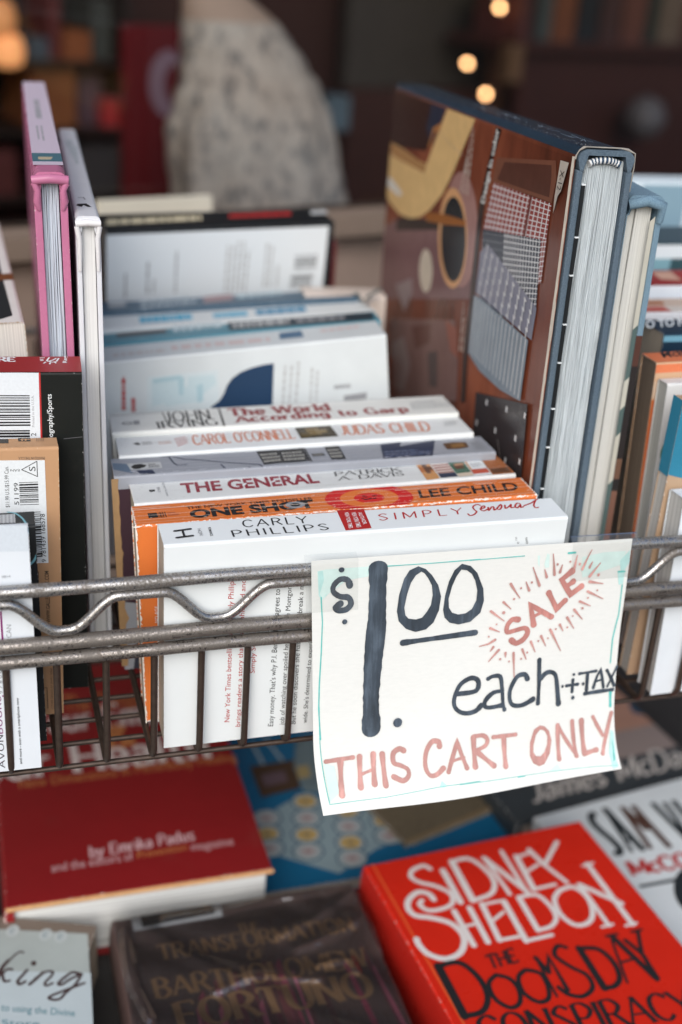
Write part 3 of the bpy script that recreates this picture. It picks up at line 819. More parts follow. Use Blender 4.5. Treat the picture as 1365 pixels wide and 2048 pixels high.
for st in [[(135.08, 15.01), (133.91, 16.07), (131.49, 14.1), (131.14, 11.53), (131.49, 9.8), (129.63, 7.58), (127.54, 6.75), (127.08, 8.36)], [(133.84, 11.75), (136.18, 12.81), (136.59, 14.35), (135.21, 13.62), (133.95, 11.17), (134.9, 10.03), (136.9, 11.13)], [(137.86, 12.82), (137.05, 10.09), (139.42, 12.85), (140.33, 12.73), (139.44, 10.12), (141.03, 11.05)], [(141.03, 11.05), (144.16, 14.54), (143.73, 12.3), (142.0, 10.24), (141.28, 10.79)], [(145.76, 13.64), (144.91, 10.89), (146.89, 12.12), (148.68, 13.96), (147.53, 11.12), (149.09, 11.38)], [(152.88, 13.89), (151.8, 14.72), (149.92, 12.42), (150.17, 10.56), (152.6, 13.0), (151.84, 10.8), (153.28, 11.3)], [(153.9, 12.14), (158.11, 14.15), (162.09, 17.15), (160.77, 15.91), (158.35, 12.03), (158.08, 9.65), (159.49, 9.82)]]:
    p.stroke(st, .72, RED, True)
p.stroke([(5.69, 10.62), (11.95, 11.52)], 1.3, BLK); p.stroke([(5.75, 5.17), (11.92, 5.94)], 1.3, BLK); p.stroke([(8.72, 10.83), (8.77, 5.56)], .9, BLK)
p.text("HQN", ((14.54, 11.18), (14.68, 5.56), (15.97, 11.3)), GRY, bold=.01)
p.text("ROMANCE", ((18.95, 11.62), (18.67, 4.52), (20.03, 11.79)), BLK, bold=.01)
p = pr['front']
for t, q, m in (("New York Times bestselling author Carly Phillips", ((27.49, 9.85), (27.63, 79.59), (25.31, 10.15)), RED),
             ("brings readers a story that's as uninhibited and", ((32.11, 6.84), (32.28, 78.49), (30.07, 7.12)), RED),
             ("Simply Sensual", ((37.39, 33.47), (37.37, 55.69), (35.46, 33.7)), RED),
             ("Easy money. That's why P.I. Ben Callahan agrees to t", ((46.41, 5.07), (46.44, 75.08), (44.17, 5.37)), BLK),
             ("job of watching over spoiled heiress Grace Montgom", ((51.12, 5.2), (51.12, 74.65), (49.11, 5.47)), BLK),
             ("But he soon discovers she has a plan to break a m", ((56.19, 4.99), (56.13, 74.19), (54.09, 5.28)), BLK),
             ("wide. She's determined to experi", ((61.21, 4.79), (61.42, 45.98), (59.26, 5.06)), BLK)):
    p.text(t, q, m)
p.text("e™", ((148.13, 85.53), (147.37, 88.72), (146.63, 85.65)), GRY); p.text("om", ((152.18, 85.2), (151.5, 88.21), (150.73, 85.32)), BLK)
finish(root, mb)

ORANGE = (.70, .185, .042)
root, mb, pr = paperback(('X', (0.05684, 0.02549, 0.00041), (-3.228, -1.913, -2.482), (0.17139, 0.0208, 0.09224)), "worn orange paperback with creased spine and red target rings", ORANGE, (.56, .47, .37), MID, .95, wearcol=(.80, .76, .70))
p = pr['spine']; Tm = 20.8; Lm = 171.39; p.clip = (.3, Lm - .3, .4, Tm - .4)
c = [(99.19, 10.0)][0]
RR = ink((.60, .022, .022)); OO = ink(ORANGE)
p.ellipse(c, (c[0] + 19, c[1]), (c[0], c[1] + 14.5), RR, 64); p.ellipse(c, (c[0] + 12.6, c[1]), (c[0], c[1] + 9.6), OO, 56); p.ellipse(c, (c[0] + 6.6, c[1]), (c[0], c[1] + 5.2), RR, 40)
rnd = random.Random(4)
p.faces([[(c[0] + x, c[1] + y), (c[0] + x + 1.4, c[1] + y + .2), (c[0] + x + 1.2, c[1] + y + 1.1), (c[0] + x - .1, c[1] + y + .8)] for x, y in [(rnd.uniform(-4, 3), rnd.uniform(-2.5, 2)) for _ in range(11)]], BLK)
p.text("THE NEW YORK TIMES BESTSELLER", ((22.2, 12.62), (75.51, 12.67), (22.08, 15.16)), BLK, bold=.012)
p.text("ONE SHOT", ((22.64, 3.33), (74.91, 4.64), (22.69, 11.34)), BLK, bold=.045)
c2 = [(66.9, 8.53)][0]; p.ellipse(c2, (c2[0] + 4.2, c2[1]), (c2[0], c2[1] + 3.4), GRY, 24); p.ellipse(c2, (c2[0] + 2.2, c2[1]), (c2[0], c2[1] + 1.8), BLK, 16)
p.text("LEE CHILD", ((120.4, 5.78), (165.53, 6.31), (121.75, 14.13)), BLK, bold=.02)
p.poly([(5.88, 11.31), (9.62, 11.27), (9.93, 6.44), (6.05, 6.39)], BLK); p.bars([(10.26, 6.0), (10.06, 11.32), (13.3, 11.5), (13.46, 6.05)], 5, BLK, 3)
p.lines([(13.95, 6.6), (18.76, 6.61), (18.78, 11.28), (13.83, 11.4)], 2, ink((.45, .12, .05)), 5)
CR = ink((.78, .66, .56), .7)
for k, (t, w) in enumerate(((2.0, .14), (5.0, .18), (8.6, .16), (9.3, .10), (12.4, .12), (15.2, .22), (16.6, .14))):
    x = 0
    while x < Lm:
        x1 = x + rnd.uniform(8, 46); y = t + rnd.uniform(-.12, .12)
        p.stroke([(x, y), ((x + x1) / 2, y + rnd.uniform(-.1, .1)), (min(x1, Lm), y)], w * rnd.uniform(.8, 2.0), CR, False, False); x = x1 + rnd.uniform(1, 16)
FL = ink((.80, .74, .66), .7)
for _ in range(70):                      # flaked spots where the ink has come off
    x, y, a = rnd.uniform(0, Lm), rnd.choice((rnd.uniform(0, 2.6), rnd.uniform(0, Tm))), rnd.uniform(.15, .7)
    p.poly([(x, y), (x + a * 1.8, y + a * .2), (x + a * 1.5, y + a * .6), (x + a * .3, y + a * .5)], FL)
f = pr['front']
for _ in range(46):
    y = rnd.uniform(0, 92.24); a = rnd.uniform(.3, 1.0)
    f.poly([(0, y - a * 1.6), (a, y - a * .4), (a * .8, y + a), (0, y + a * 1.9)], FL)
for _ in range(40):
    x = rnd.uniform(0, Lm); a = rnd.uniform(.2, .8); y = 92.24
    f.poly([(x - a * 3, y), (x - a, y - a), (x + a, y - a * .7), (x + a * 3, y)], FL)
f.text("NO AGE", ((7.26, 47.86), (7.58, 55.55), (5.9, 48.01)), WHT)
finish(root, mb)

root, mb, pr = paperback(('X', (0.05904, 0.04657, 0.0002), (-2.016, -2.16, -2.198), (0.16987, 0.0264, 0.09209)), "white paperback with maroon stencil title, flags and bricks at its spine's right end", (.70, .725, .72), (.50, .46, .36), MID, .75, dirt=.18)
p = pr['spine']; MAR = ink((.26, .028, .045)); Lm = 169.87; Tm = 26.4; p.clip = (.3, Lm - .2, .3, Tm - .3)
p.text("THE GENERAL", ((20.92, 7.85), (81.22, 7.62), (21.43, 18.75)), MAR, bold=.03)
for q in [[(47.99, 11.22), (49.16, 12.96)], [(60.58, 12.28), (62.14, 13.41)]]: p.stroke(q, 1.2, WHT)
p.text("PATRICK", ((89.57, 13.54), (120.14, 13.41), (90.11, 18.43)), BLK, 'stroke', w=1.15, thin=.45, serif=1.0, track=.5)
p.text("A. DAVIS", ((89.95, 8.15), (120.2, 8.24), (90.36, 12.53)), BLK, 'stroke', w=1.15, thin=.45, serif=1.0, track=.5)
p.text("B", ((7.73, 13.94), (7.87, 11.47), (9.98, 13.93)), BLK, bold=.05)
p.text("BERKLEY", ((11.28, 16.16), (11.04, 10.07), (12.44, 16.37)), GRY); p.text("MILITARY FICTION", ((13.94, 21.25), (14.05, 5.51), (14.84, 21.51)), GRY)
Q = [[(129.36, 25.23), (135.63, 24.88), (134.53, 1.78), (128.03, 0.82)], [(136.12, 24.48), (144.26, 24.74), (143.07, 2.24), (135.04, 1.97)], [(144.24, 23.33), (151.87, 24.32), (150.48, 2.06), (143.43, 1.6)], [(152.59, 24.83), (160.73, 24.95), (158.52, 1.76), (150.84, 1.41)], [(161.09, 24.25), (170.66, 25.42), (169.78, 1.18), (159.1, 0.92)]]
TAN = ink((.55, .27, .10)); BRN = ink((.12, .055, .03)); GRN = ink((.045, .13, .085)); BRK = ink((.38, .14, .055)); NV = ink((.03, .04, .075))
p.quad(Q[0], TAN); p.quad(Q[0], ink((.42, .15, .05)), 0, 1, .35, .62); p.quad(Q[0], BRN, .35, .7, .2, .7); p.quad(Q[0], BRN, .5, .95, .38, .55)
p.quad(Q[1], ink((.66, .58, .52)));
for k in range(6): p.quad(Q[1], ink((.28, .05, .05)), 0, 1, .06 + k * .13, .11 + k * .13)
p.quad(Q[1], NV, 0, 1, .78, 1); p.quad(Q[1], NV, 0, 1, 0, .06)
p.quad(Q[2], GRN); p.quad(Q[2], BRN, .2, .8, .35, .6); p.quad(Q[2], ink((.42, .22, .12)), .3, .9, .3, .42); p.quad(Q[2], ink((.60, .50, .40)), 0, 1, .82, 1)
p.quad(Q[3], ink((.50, .09, .05))); p.quad(Q[3], WHT, .1, 1, .28, .68); p.quad(Q[3], TAN, 0, .1, .25, .7); p.quad(Q[3], NV, 0, 1, .2, .27); p.quad(Q[3], WHT, 0, 1, .92, 1)
p.lines([lerp4(Q[3], x, y) for x, y in ((.2, .35), (.9, .35), (.9, .62), (.2, .62))], 3, GRY, 2)
p.quad(Q[4], BRK); p.quad(Q[4], BRN, .05, .9, .72, .95)
for k in range(5): p.quad(Q[4], ink((.26, .09, .04)), 0, 1, .12 + k * .14, .145 + k * .14)
for k in range(7): p.quad(Q[4], ink((.46, .24, .12)), .1 + k * .12, .13 + k * .12, .15 * (k % 3), .15 * (k % 3) + .14)
creases(p, Lm, Tm, 5)
rnd = random.Random(9); SC_ = ink((.36, .33, .30), .8)
for _ in range(30):
    x, y, a = rnd.uniform(0, Lm), rnd.uniform(0, 3.4), rnd.uniform(.1, .45); p.poly([(x, y), (x + a * 2, y), (x + a, y + a * .5)], SC_)
finish(root, mb)

root, mb, pr = paperback(('X', (0.0535, 0.06823, 0.00031), (-3.206, -2.329, -2.231), (0.1733, 0.02266, 0.09513)), "grey blue paperback with block lettering and a torn tan edge, between two white paperbacks", (.30, .32, .36), (.45, .34, .22), MID, .35, wearcol=(.55, .57, .66))
p = pr['spine']; DBL = ink((.028, .038, .075)); DK = ink((.022, .022, .022)); GG = ink((.36, .36, .33)); p.clip = (.3, 173.3 - .3, .3, 22.66 - .3)
p.poly([(6.52, 14.33), (21.23, 14.16), (21.3, 6.49), (7.06, 6.49)], LGRY)
p.poly([(7.91, 10.11), (9.55, 12.68), (12.46, 13.12), (14.87, 11.1), (13.79, 8.76), (11.38, 7.29), (9.1, 7.23)], DK); p.lines([(15.51, 7.51), (20.27, 7.61), (20.21, 12.72), (15.61, 12.89)], 3, DK, 3)
for q in [[(21.92, 19.75), (25.39, 20.3), (27.37, 19.62)], [(25.39, 20.3), (26.76, 11.57), (28.03, 8.47)], [(28.03, 8.47), (32.23, 8.69)], [(27.37, 19.62), (32.43, 15.12), (38.1, 13.47), (49.13, 8.29), (57.47, 5.21), (63.61, 3.17), (65.1, -1.55)], [(47.03, 6.08), (48.03, 1.14)], [(58.78, 0.83), (58.65, -2.3)]]: p.stroke(q, .75, DBL)
p.poly([(10.05, 5.03), (16.62, 5.43), (18.38, -2.6), (12.17, -3.01)], DBL); p.poly([(0.07, 16.26), (6.49, 13.85), (8.13, 2.28), (0.12, 8.34)], ink((.12, .17, .24)))
for q in [[(65.08, 19.76), (74.91, 20.1), (75.86, 3.6), (65.55, 2.51)]] + [[(75.21, 19.67), (87.05, 20.37), (86.73, 3.29), (74.25, 3.21)], [(96.8, 20.07), (103.72, 20.26), (103.16, 3.04), (96.51, 3.21)], [(88.88, 11.86), (94.36, 12.26), (94.86, 9.14), (89.22, 8.46)]]:
    p.poly(q, DK); p.lines([lerp4(q, x, y) for x, y in ((.08, .18), (.92, .18), (.92, .9), (.08, .9))], 3, GG, 6, .5)
p.stroke([(87.57, 19.93), (87.21, 2.72)], .6, DK)
p.poly([(123.06, 17.97), (133.49, 20.06), (131.49, 14.4), (150.17, 19.69), (142.89, 0.08), (119.49, -0.48)], DBL); p.lines([(121.0, 0.91), (142.46, 1.84), (144.62, 9.52), (122.91, 9.84)], 3, ink((.10, .13, .22)), 4)
p.poly([(152.13, 14.27), (157.58, 15.46), (163.72, 14.4), (162.77, 7.68), (157.05, 6.41), (151.99, 6.94)], ink((.10, .045, .015))); p.poly([(155.28, 12.48), (161.53, 13.71), (161.72, 8.73), (155.08, 8.14)], ink((.22, .11, .03)))
p.lines([(165.11, 3.8), (170.37, 4.09), (170.55, 15.19), (165.19, 14.86)], 4, GRY, 8)
WR_ = ink((.56, .58, .66), .8); rnd = random.Random(12); Lm = 173.3
for _ in range(34):
    x, y, a = rnd.uniform(0, Lm), abs(rnd.gauss(0, 1.6)), rnd.uniform(.3, 1.3); p.poly([(x, y), (x + a * 2.6, y + .1), (x + a * 1.6, y + a * .5), (x + .2, y + a * .3)], WR_)
for k in range(5):
    y = 4 + k * 3.6; p.stroke([(rnd.uniform(0, 40), y), (rnd.uniform(60, 90), y + .3), (rnd.uniform(100, 165), y - .2)], .12, WR_)
p = pr['front']; Hm = 95.13
p.poly([(0, Hm - 6), (60, Hm - 6), (60, Hm - 60), (9, Hm - 62), (0, Hm - 60)], ink((.045, .022, .032))); p.poly([(9, Hm - 60), (60, Hm - 62), (60, 0), (4, 0)], ink((.035, .038, .055)))
cv = finish(root, mb)
b = MB()                                  # worn, torn strip of tan board along the open edge
prof = []
n = 34
for i in range(n + 1):
    z = .002 + (Hm - 3) * .001 * i / n
    prof.append((.0016 + .0002 * math.sin(i * 1.7) + (.0016 if i == 9 else .0009 if i in (10, 21) else 0), z))
vs = [(x, -.0003, z) for x, z in prof] + [(-.0012, -.0003, z) for x, z in prof] + [(-.0012, .0030, z) for x, z in prof]
b.add(vs, [(i, i + 1, n + 2 + i, n + 1 + i) for i in range(n)] + [(n + 1 + i, n + 2 + i, 2 * n + 3 + i, 2 * n + 2 + i) for i in range(n)], plain((.34, .21, .10), .8, .3, 120, name="tan_board"))
b.build("torn_edge", root)

root, mb, pr = paperback(('X', (0.05906, 0.08951, 0.00042), (-3.531, -2.146, -2.719), (0.16587, 0.025, 0.09551)), "white paperback with orange capitals and a small dark picture on its spine", (.72, .755, .765), (.40, .36, .30), MID, .35)
p = pr['spine']; OR = ink((.60, .15, .045))
p.text("CAROL O'CONNELL", ((34.39, 8.07), (81.52, 7.9), (34.6, 21.05)), OR, 'stroke', w=1.5, thin=.55, serif=.9, track=.7)
p.text("JUDAS CHILD", ((103.66, 8.38), (146.85, 6.17), (105.04, 21.07)), OR, 'stroke', w=1.5, thin=.55, serif=.9, track=.8)
q = [(83.81, 22.02), (101.21, 22.14), (101.73, 6.97), (83.91, 7.11)]
p.poly(q, ink((.05, .04, .022))); p.quad(q, ink((.20, .14, .05)), .25, .62, .1, .75); p.quad(q, ink((.26, .20, .10)), .5, .8, .3, .6); p.quad(q, ink((.10, .07, .02)), .05, .3, .5, .9)
p.poly([(7.24, 15.08), (9.68, 15.82), (10.77, 13.09), (8.84, 12.77)], BLK); p.lines([(11.44, 11.79), (15.94, 12.14), (15.9, 16.88), (11.43, 16.68)], 2, GRY, 3)
p.lines([(18.85, 11.27), (24.9, 11.83), (24.76, 16.11), (18.66, 15.52)], 2, ink((.55, .35, .32)), 4); p.lines([(27.0, 6.43), (32.67, 11.25), (32.0, 20.83), (26.22, 18.42)], 4, ink((.55, .28, .28)), 5); creases(p, 165.87, 25.0, 6); p.lines([(154.95, 10.6), (161.97, 11.72), (162.96, 18.46), (156.34, 17.78)], 3, LGRY, 6)
finish(root, mb)

root, mb, pr = paperback(('X', (0.05896, 0.11456, 0.00056), (-4.095, -2.275, -2.652), (0.16754, 0.0285, 0.09664)), "cream white paperback with bold red slab title, last of the six spines with readable titles", (.70, .72, .70), (.40, .36, .30), MID, .5)
p = pr['spine']
p.text("JOHN", ((25.5, 10.9), (47.44, 11.44), (25.62, 25.04)), BLK, 'stroke', w=1.3, thin=.5, serif=1.1, track=1.0)
p.text("IRVING", ((21.3, 2.34), (49.81, 2.67), (20.91, 11.62)), BLK, 'stroke', w=1.3, thin=.5, serif=1.1, track=1.0)
p.text("The World", ((56.98, 13.99), (106.49, 14.02), (57.16, 24.85)), DRED, 'stroke', w=2.3, thin=1.3, serif=1.3, track=1.1)
p.text("According to Garp", ((58.72, 4.21), (144.06, 5.56), (58.44, 12.75)), DRED, 'stroke', w=2.1, thin=1.1, serif=1.2, track=1.1)
p.stroke([(52.85, 25.58), (52.2, 0.65)], 1.0, BLK); p.stroke([(25.24, 25.08), (26.75, 3.77)], .5, BLK); p.stroke([(0.48, 24.23), (25.57, 25.02)], .4, BLK)
q = [(146.93, 8.54), (166.78, 9.85), (166.47, 20.92), (148.0, 18.71)]
for i in range(4): p.stroke([q[i], q[(i + 1) % 4]], .4, LGRY)
creases(p, 167.54, 28.5, 7); p.lines(q, 3, LGRY, 4); c = [(7.6, 11.67)][0]
p.ring([(c[0] + 2.6 * math.cos(i * .524), c[1] + 2.2 * math.sin(i * .524)) for i in range(12)], [(c[0] + 1.7 * math.cos(i * .524), c[1] + 1.3 * math.sin(i * .524)) for i in range(12)], GRY); p.poly([(10.65, 8.96), (13.45, 9.41), (13.38, 14.83), (10.56, 14.37)], GRY)
finish(root, mb)

MB2 = "paperbacks further back in the middle of the basket"
root, mb, pr = paperback(('X', (0.05621, 0.17864, 0.00261), (-7.511, -2.265, -6.879), (0.15964, 0.02952, 0.1063)), "pale paperback whose front cover shows a dark blue dome shape on a light blue panel", (.62, .67, .69), (.40, .36, .30), MB2, .3)
p = pr['front']
p.poly([(35.1, 96.61), (71.51, 96.53), (69.43, 75.12), (32.86, 77.96)], ink((.58, .66, .69)))
for q, c in ([[(37.09, 94.65), (52.21, 94.81), (53.24, 88.81), (46.34, 82.44), (35.99, 80.6)], [(55.53, 94.46), (69.03, 94.21), (69.69, 89.42), (62.37, 84.27), (54.85, 88.05)], [(41.52, 89.48), (58.38, 89.44), (62.01, 80.73), (42.67, 79.87)]], (.50, .62, .66)),:
    for r_ in q: p.poly(r_, ink(c))
for q in [[(37.71, 95.17), (52.31, 95.73), (52.28, 93.39), (37.99, 92.8)], [(50.48, 94.4), (53.87, 94.63), (52.24, 84.78), (50.07, 85.6)], [(59.5, 89.33), (62.97, 90.14), (62.01, 80.73), (59.08, 79.86)]]: p.poly(q, ink((.38, .54, .60)))
p.poly([(64.85, 75.02), (65.99, 77.3), (70.48, 80.05), (73.23, 83.7), (74.97, 87.67), (78.04, 91.37), (82.84, 94.17), (88.67, 95.91), (94.44, 96.84), (100.16, 97.07), (97.33, 71.43)], ink((.012, .040, .095)))
p.lines([(19.84, 80.59), (22.25, 99.37), (24.9, 99.32), (22.71, 80.28)], 1, RED, 3, .7); p.lines([(24.55, 78.88), (25.58, 87.07), (28.36, 87.01), (27.57, 78.79)], 1, RED, 4, .7)
p.lines([(101.31, 73.42), (104.49, 96.97), (114.79, 96.73), (111.34, 72.32)], 3, LGRY, 5); p.lines([(115.97, 71.81), (118.67, 94.68), (124.43, 94.55), (121.77, 71.17)], 2, LGRY, 6)
p.lines([(130.83, 79.53), (140.66, 79.44), (140.56, 82.11), (130.75, 82.19)], 1, GRY, 7, .8); p.poly([(135.53, 75.75), (147.9, 76.24), (147.49, 72.63), (135.56, 72.1)], GRY)
p = pr['spine']; p.lines([(19.11, 6.38), (49.23, 6.56), (48.42, 16.56), (18.44, 16.12)], 1, ink((.55, .52, .52)), 3, .6); p.lines([(49.27, 7.79), (104.81, 6.46), (105.05, 18.72), (48.55, 20.82)], 1, ink((.60, .50, .50)), 4, .6); p.poly([(105.29, 10.64), (118.09, 11.15), (118.0, 23.83), (106.1, 22.85)], ink((.08, .16, .26))); p.lines([(127.71, 13.33), (153.98, 15.66), (154.71, 26.15), (128.17, 24.58)], 1, ink((.60, .48, .48)), 5, .4)
finish(root, mb)

root, mb, pr = paperback(('X', (0.05783, 0.21124, 0.00218), (-8.036, -3.459, -6.367), (0.16479, 0.02405, 0.1054)), "teal paperback with a brown bar and dark white-lettered middle on its spine", (.085, .26, .34), (.40, .36, .30), MB2, .3)
p = pr['spine']; p.poly([(22.2, 13.06), (48.67, 13.48), (48.57, 20.69), (21.83, 20.23)], ink((.10, .065, .06))); p.lines([(52.58, 13.07), (83.21, 15.19), (82.92, 29.13), (52.36, 28.72)], 1, ink((.55, .66, .70)), 3, .9)
p.poly([(82.6, 6.14), (161.74, 2.79), (163.7, 20.63), (82.64, 24.92)], ink((.025, .04, .055))); p.lines([(85.2, 9.27), (118.93, 9.27), (119.08, 20.99), (84.96, 22.99)], 1, LGRY, 4, .8); p.lines([(120.09, 8.84), (154.06, 7.82), (154.61, 18.53), (120.26, 20.54)], 1, GRY, 5, .7)
finish(root, mb)

root, mb, pr = paperback(('X', (0.05946, 0.2353, 0.00156), (2.257, -2.44, -2.361), (0.16857, 0.03021, 0.10759)), "white paperback with bright blue lettering along its blurred spine", (.70, .74, .75), (.40, .36, .30), MB2, .3)
p = pr['spine']; CY = ink((.07, .40, .60)); p.lines([(31.74, 7.66), (64.2, 7.82), (66.68, 22.81), (33.55, 22.42)], 1, CY, 3, .9, .05); p.lines([(73.72, 7.77), (95.82, 8.48), (98.02, 19.62), (75.69, 19.28)], 1, CY, 4, .9, .05); p.lines([(98.85, 7.65), (138.31, 8.63), (141.36, 22.18), (101.42, 21.41)], 1, ink((.06, .25, .42)), 5, .9, .05)
finish(root, mb)

root, mb, pr = paperback(('X', (0.06087, 0.26265, 0.00199), (0.465, -3.16, -2.564), (0.16471, 0.02741, 0.10812)), "dark blue paperback with blurred pale lettering and a pinkish patch on its spine", (.050, .105, .16), (.40, .36, .30), MB2, .5, wearcol=(.5, .58, .64))
p = pr['spine']; p.lines([(34.21, 2.83), (68.37, 11.12), (70.58, 32.97), (36.57, 27.21)], 2, ink((.40, .47, .52)), 3, .6); p.poly([(72.1, 10.14), (90.8, 14.17), (93.14, 30.83), (74.51, 26.99)], ink((.30, .21, .22))); p.lines([(92.69, 10.67), (132.21, 16.84), (135.66, 37.11), (96.25, 32.54)], 1, ink((.36, .47, .52)), 6, .5); p.poly([(16.73, 13.12), (27.03, 14.42), (27.66, 23.6), (17.93, 22.63)], LGRY)
finish(root, mb)

root, mb, pr = paperback(('X', (0.18878, 0.2756, 0.00084), (-8.358, -2.679, -0.164), (0.0501, 0.02388, 0.11598)), "cream paperback with dark zigzag marks, half hidden behind the dark blue paperback", (.66, .58, .52), (.40, .36, .30), MB2, .3)
p = pr['spine']; p.stroke([(32.53, 7.47), (33.2, -13.42), (43.71, 8.86), (50.93, 22.33)], 3.0, ink((.10, .13, .13))); p.stroke([(33.76, -22.02), (42.26, -3.48), (44.63, -9.15)], 2, GRY)
finish(root, mb)

root, mb, pr = paperback(('X', (0.0765, 0.31941, -7e-05), (4.265, 5.712, -1.28), (0.14155, 0.029, 0.15072)), "black bordered paperback showing a white printed back cover, tallest behind the middle rows", (.012, .014, .016), (.40, .36, .30), MB2, .15)
p = pr['front']; PN = ink((.70, .76, .80)); p.poly([(0.14, 147.45), (137.89, 148.45), (136.74, 104.6), (-0.54, 104.86)], PN)
for q, nn, m, sd_ in ([(9.41, 108.5), (9.95, 124.32), (12.57, 124.33), (12.07, 108.35)], 1, GRY, 1), ([(22.75, 110.58), (23.66, 139.57), (26.29, 139.74), (25.56, 110.43)], 1, GRY, 2), ([(26.77, 110.37), (27.41, 120.07), (29.55, 119.97), (29.06, 110.25)], 1, GRY, 3), ([(40.32, 109.66), (40.89, 138.37), (43.3, 138.55), (42.64, 109.53)], 1, GRY, 4), ([(71.43, 109.17), (72.27, 140.74), (88.87, 140.96), (86.71, 108.37)], 5, LGRY, 5), ([(96.14, 111.06), (97.39, 141.35), (104.01, 141.53), (102.62, 110.73)], 2, LGRY, 6), ([(104.07, 110.66), (104.6, 126.37), (108.17, 126.5), (107.69, 110.48)], 1, LGRY, 7):
    p.lines(q, nn, m, sd_, .5)
p.bars([(116.72, 121.28), (131.71, 121.62), (131.96, 131.63), (117.21, 131.22)], 7, ink((.06, .065, .075)), 2); p.bars([(114.59, 109.26), (129.23, 109.69), (129.78, 118.1), (115.51, 117.61)], 7, ink((.06, .065, .075)), 3)
p = pr['spine']; p.lines([(1.33, 5.92), (65.49, 10.97), (67.97, 22.78), (4.06, 20.06)], 1, ink((.60, .54, .38)), 3, .75, .05); p.lines([(77.84, 13.23), (122.44, 15.25), (125.06, 23.94), (80.2, 22.56)], 1, ink((.42, .03, .03)), 4, .8, .05); p.poly([(131.78, 16.19), (142.94, 16.97), (144.91, 24.94), (133.92, 24.08)], LGRY)
finish(root, mb)
root, mb, pr = paperback(('X', (0.06091, 0.37186, 0.0), (-11.245, -0.077, -0.0), (0.16793, 0.02196, 0.1338)), "dark red paperback peeking out behind the black bordered one", (.16, .015, .02), (.40, .36, .30), MB2, .3)
finish(root, mb)

# --- left section
LEFT = "books standing in the left of the basket"
PINK = (.50, .175, .30)
root, mb, pr = hardback(('Y', (0.02614, 0.09564, -0.0), (-2.358, -1.078, 1.403), (0.25151, 0.01311, 0.21937)), "tall pink hardcover with lilac spine seen from its end, at the left", PINK, (.60, .68, .78), LEFT, .0030, .0030, .003, 16, .0035, rough=.28, wear=.12, seed=3)
p = pr['spine']; Tm = 13.11; Lm = 251.51
p.poly([(13, .6), (Lm, .6), (Lm, Tm - .6), (13, Tm - .6)], ink((.58, .50, .60), .35)); p.poly([(20, .6), (38, .6), (38, Tm - .6), (20, Tm - .6)], ink((.07, .16, .20), .35)); p.poly([(24, 3), (30, 3), (30, 9), (24, 8)], ink((.42, .36, .25)))
p.lines([(105, 7.5), (66, 7.5), (66, 3.5), (105, 3.5)], 2, GRY, 3); p.lines([(185, 8), (120, 8), (120, 4.5), (185, 4.5)], 1, GRY, 4, .8)
Hm = 219.37
finish(root, mb, bevel=.0004)
b = MB()                                   # rolled cloth at the end of the spine with its two folded corners
b.tube([(-.0003, -.0006, Hm * .001 - .0032), (.004, -.0012, Hm * .001 - .0026), (Tm * .0005, -.0014, Hm * .001 - .0024), (Tm * .001 - .004, -.0012, Hm * .001 - .0026), (Tm * .001 + .0003, -.0006, Hm * .001 - .0032)], .0019, card(PINK, None, .25, 0), 12)
for sx, x in ((1, .0012), (-1, Tm * .001 - .0012)):
    b.tube([(x - .001 * sx, -.0008, Hm * .001 - .004), (x + .0004 * sx, -.0010, Hm * .001 - .007), (x, -.0004, Hm * .001 - .0115), (x + .0008 * sx, .0002, Hm * .001 - .015)], [.0014, .0013, .0016, .0009], card(PINK, None, .25, 0), 10)
b.build("spine_cap", root)

root, mb, pr = hardback(('Y', (0.03993, 0.08325, 0.00081), (-3.056, -0.736, -0.205), (0.23996, 0.00973, 0.20275)), "white hardcover seen from its end, standing against the middle paperbacks", (.67, .69, .73), (.70, .71, .71), LEFT, .0020, .0020, .0025, 1, .002, rough=.35, wear=.15)
p = pr['spine']; p.lines([(122.56, 5.24), (196.92, 2.07), (199.94, 8.38), (122.71, 6.64)], 3, ink((.36, .43, .45)), 3, .7); p.poly([(20.63, 1.23), (23.7, 1.83), (24.8, 5.44), (17.91, 7.18), (17.83, 5.7), (21.68, 4.11), (17.72, 3.34)], BLK); p.stroke([(37.19, 2.69), (37.96, 4.85), (33.21, 5.36)], .7, GRY)
finish(root, mb, bevel=.0005)
b = MB(); Tm = 9.73; Hm = 202.75
b.tube([(0, -.0004, Hm * .001 - .003), (Tm * .0005, -.0008, Hm * .001 - .0025), (Tm * .001, -.0004, Hm * .001 - .003)], .0014, card((.70, .70, .71), None, .3, 0), 10)
for sx, x in ((1, .0010), (-1, Tm * .001 - .0010)):
    b.tube([(x - .0006 * sx, -.0006, Hm * .001 - .004), (x + .0003 * sx, -.0006, Hm * .001 - .009), (x + .0002 * sx, 0, Hm * .001 - .022)], [.0011, .0011, .0008], card((.70, .70, .71), None, .3, 0), 10)
b.build("spine_cap", root)

root, mb, pr = paperback(('Y', (-0.02421, 0.11992, -0.0), (0.785, -3.048, 0.191), (0.2, 0.05001, 0.14772)), "thick old black and white book at the left edge, behind the red spined one", (.68, .69, .67), (.72, .71, .66), LEFT, .8, wearcol=(.45, .36, .26), r=.002)
p = pr['spine']; Lm = 200.0; Tm = 50.01; p.poly([(4, 1), (70, 1), (70, Tm - 5), (10, Tm - 4.5), (4, Tm - 12)], ink((.018, .024, .026))); p.poly([(70, 0), (82, 0), (82, Tm), (70, Tm)], ink((.15, .055, .02))); p.poly([(82, 1), (Lm, 1), (Lm, Tm - 5), (82, Tm - 5)], ink((.015, .016, .018)))
finish(root, mb)

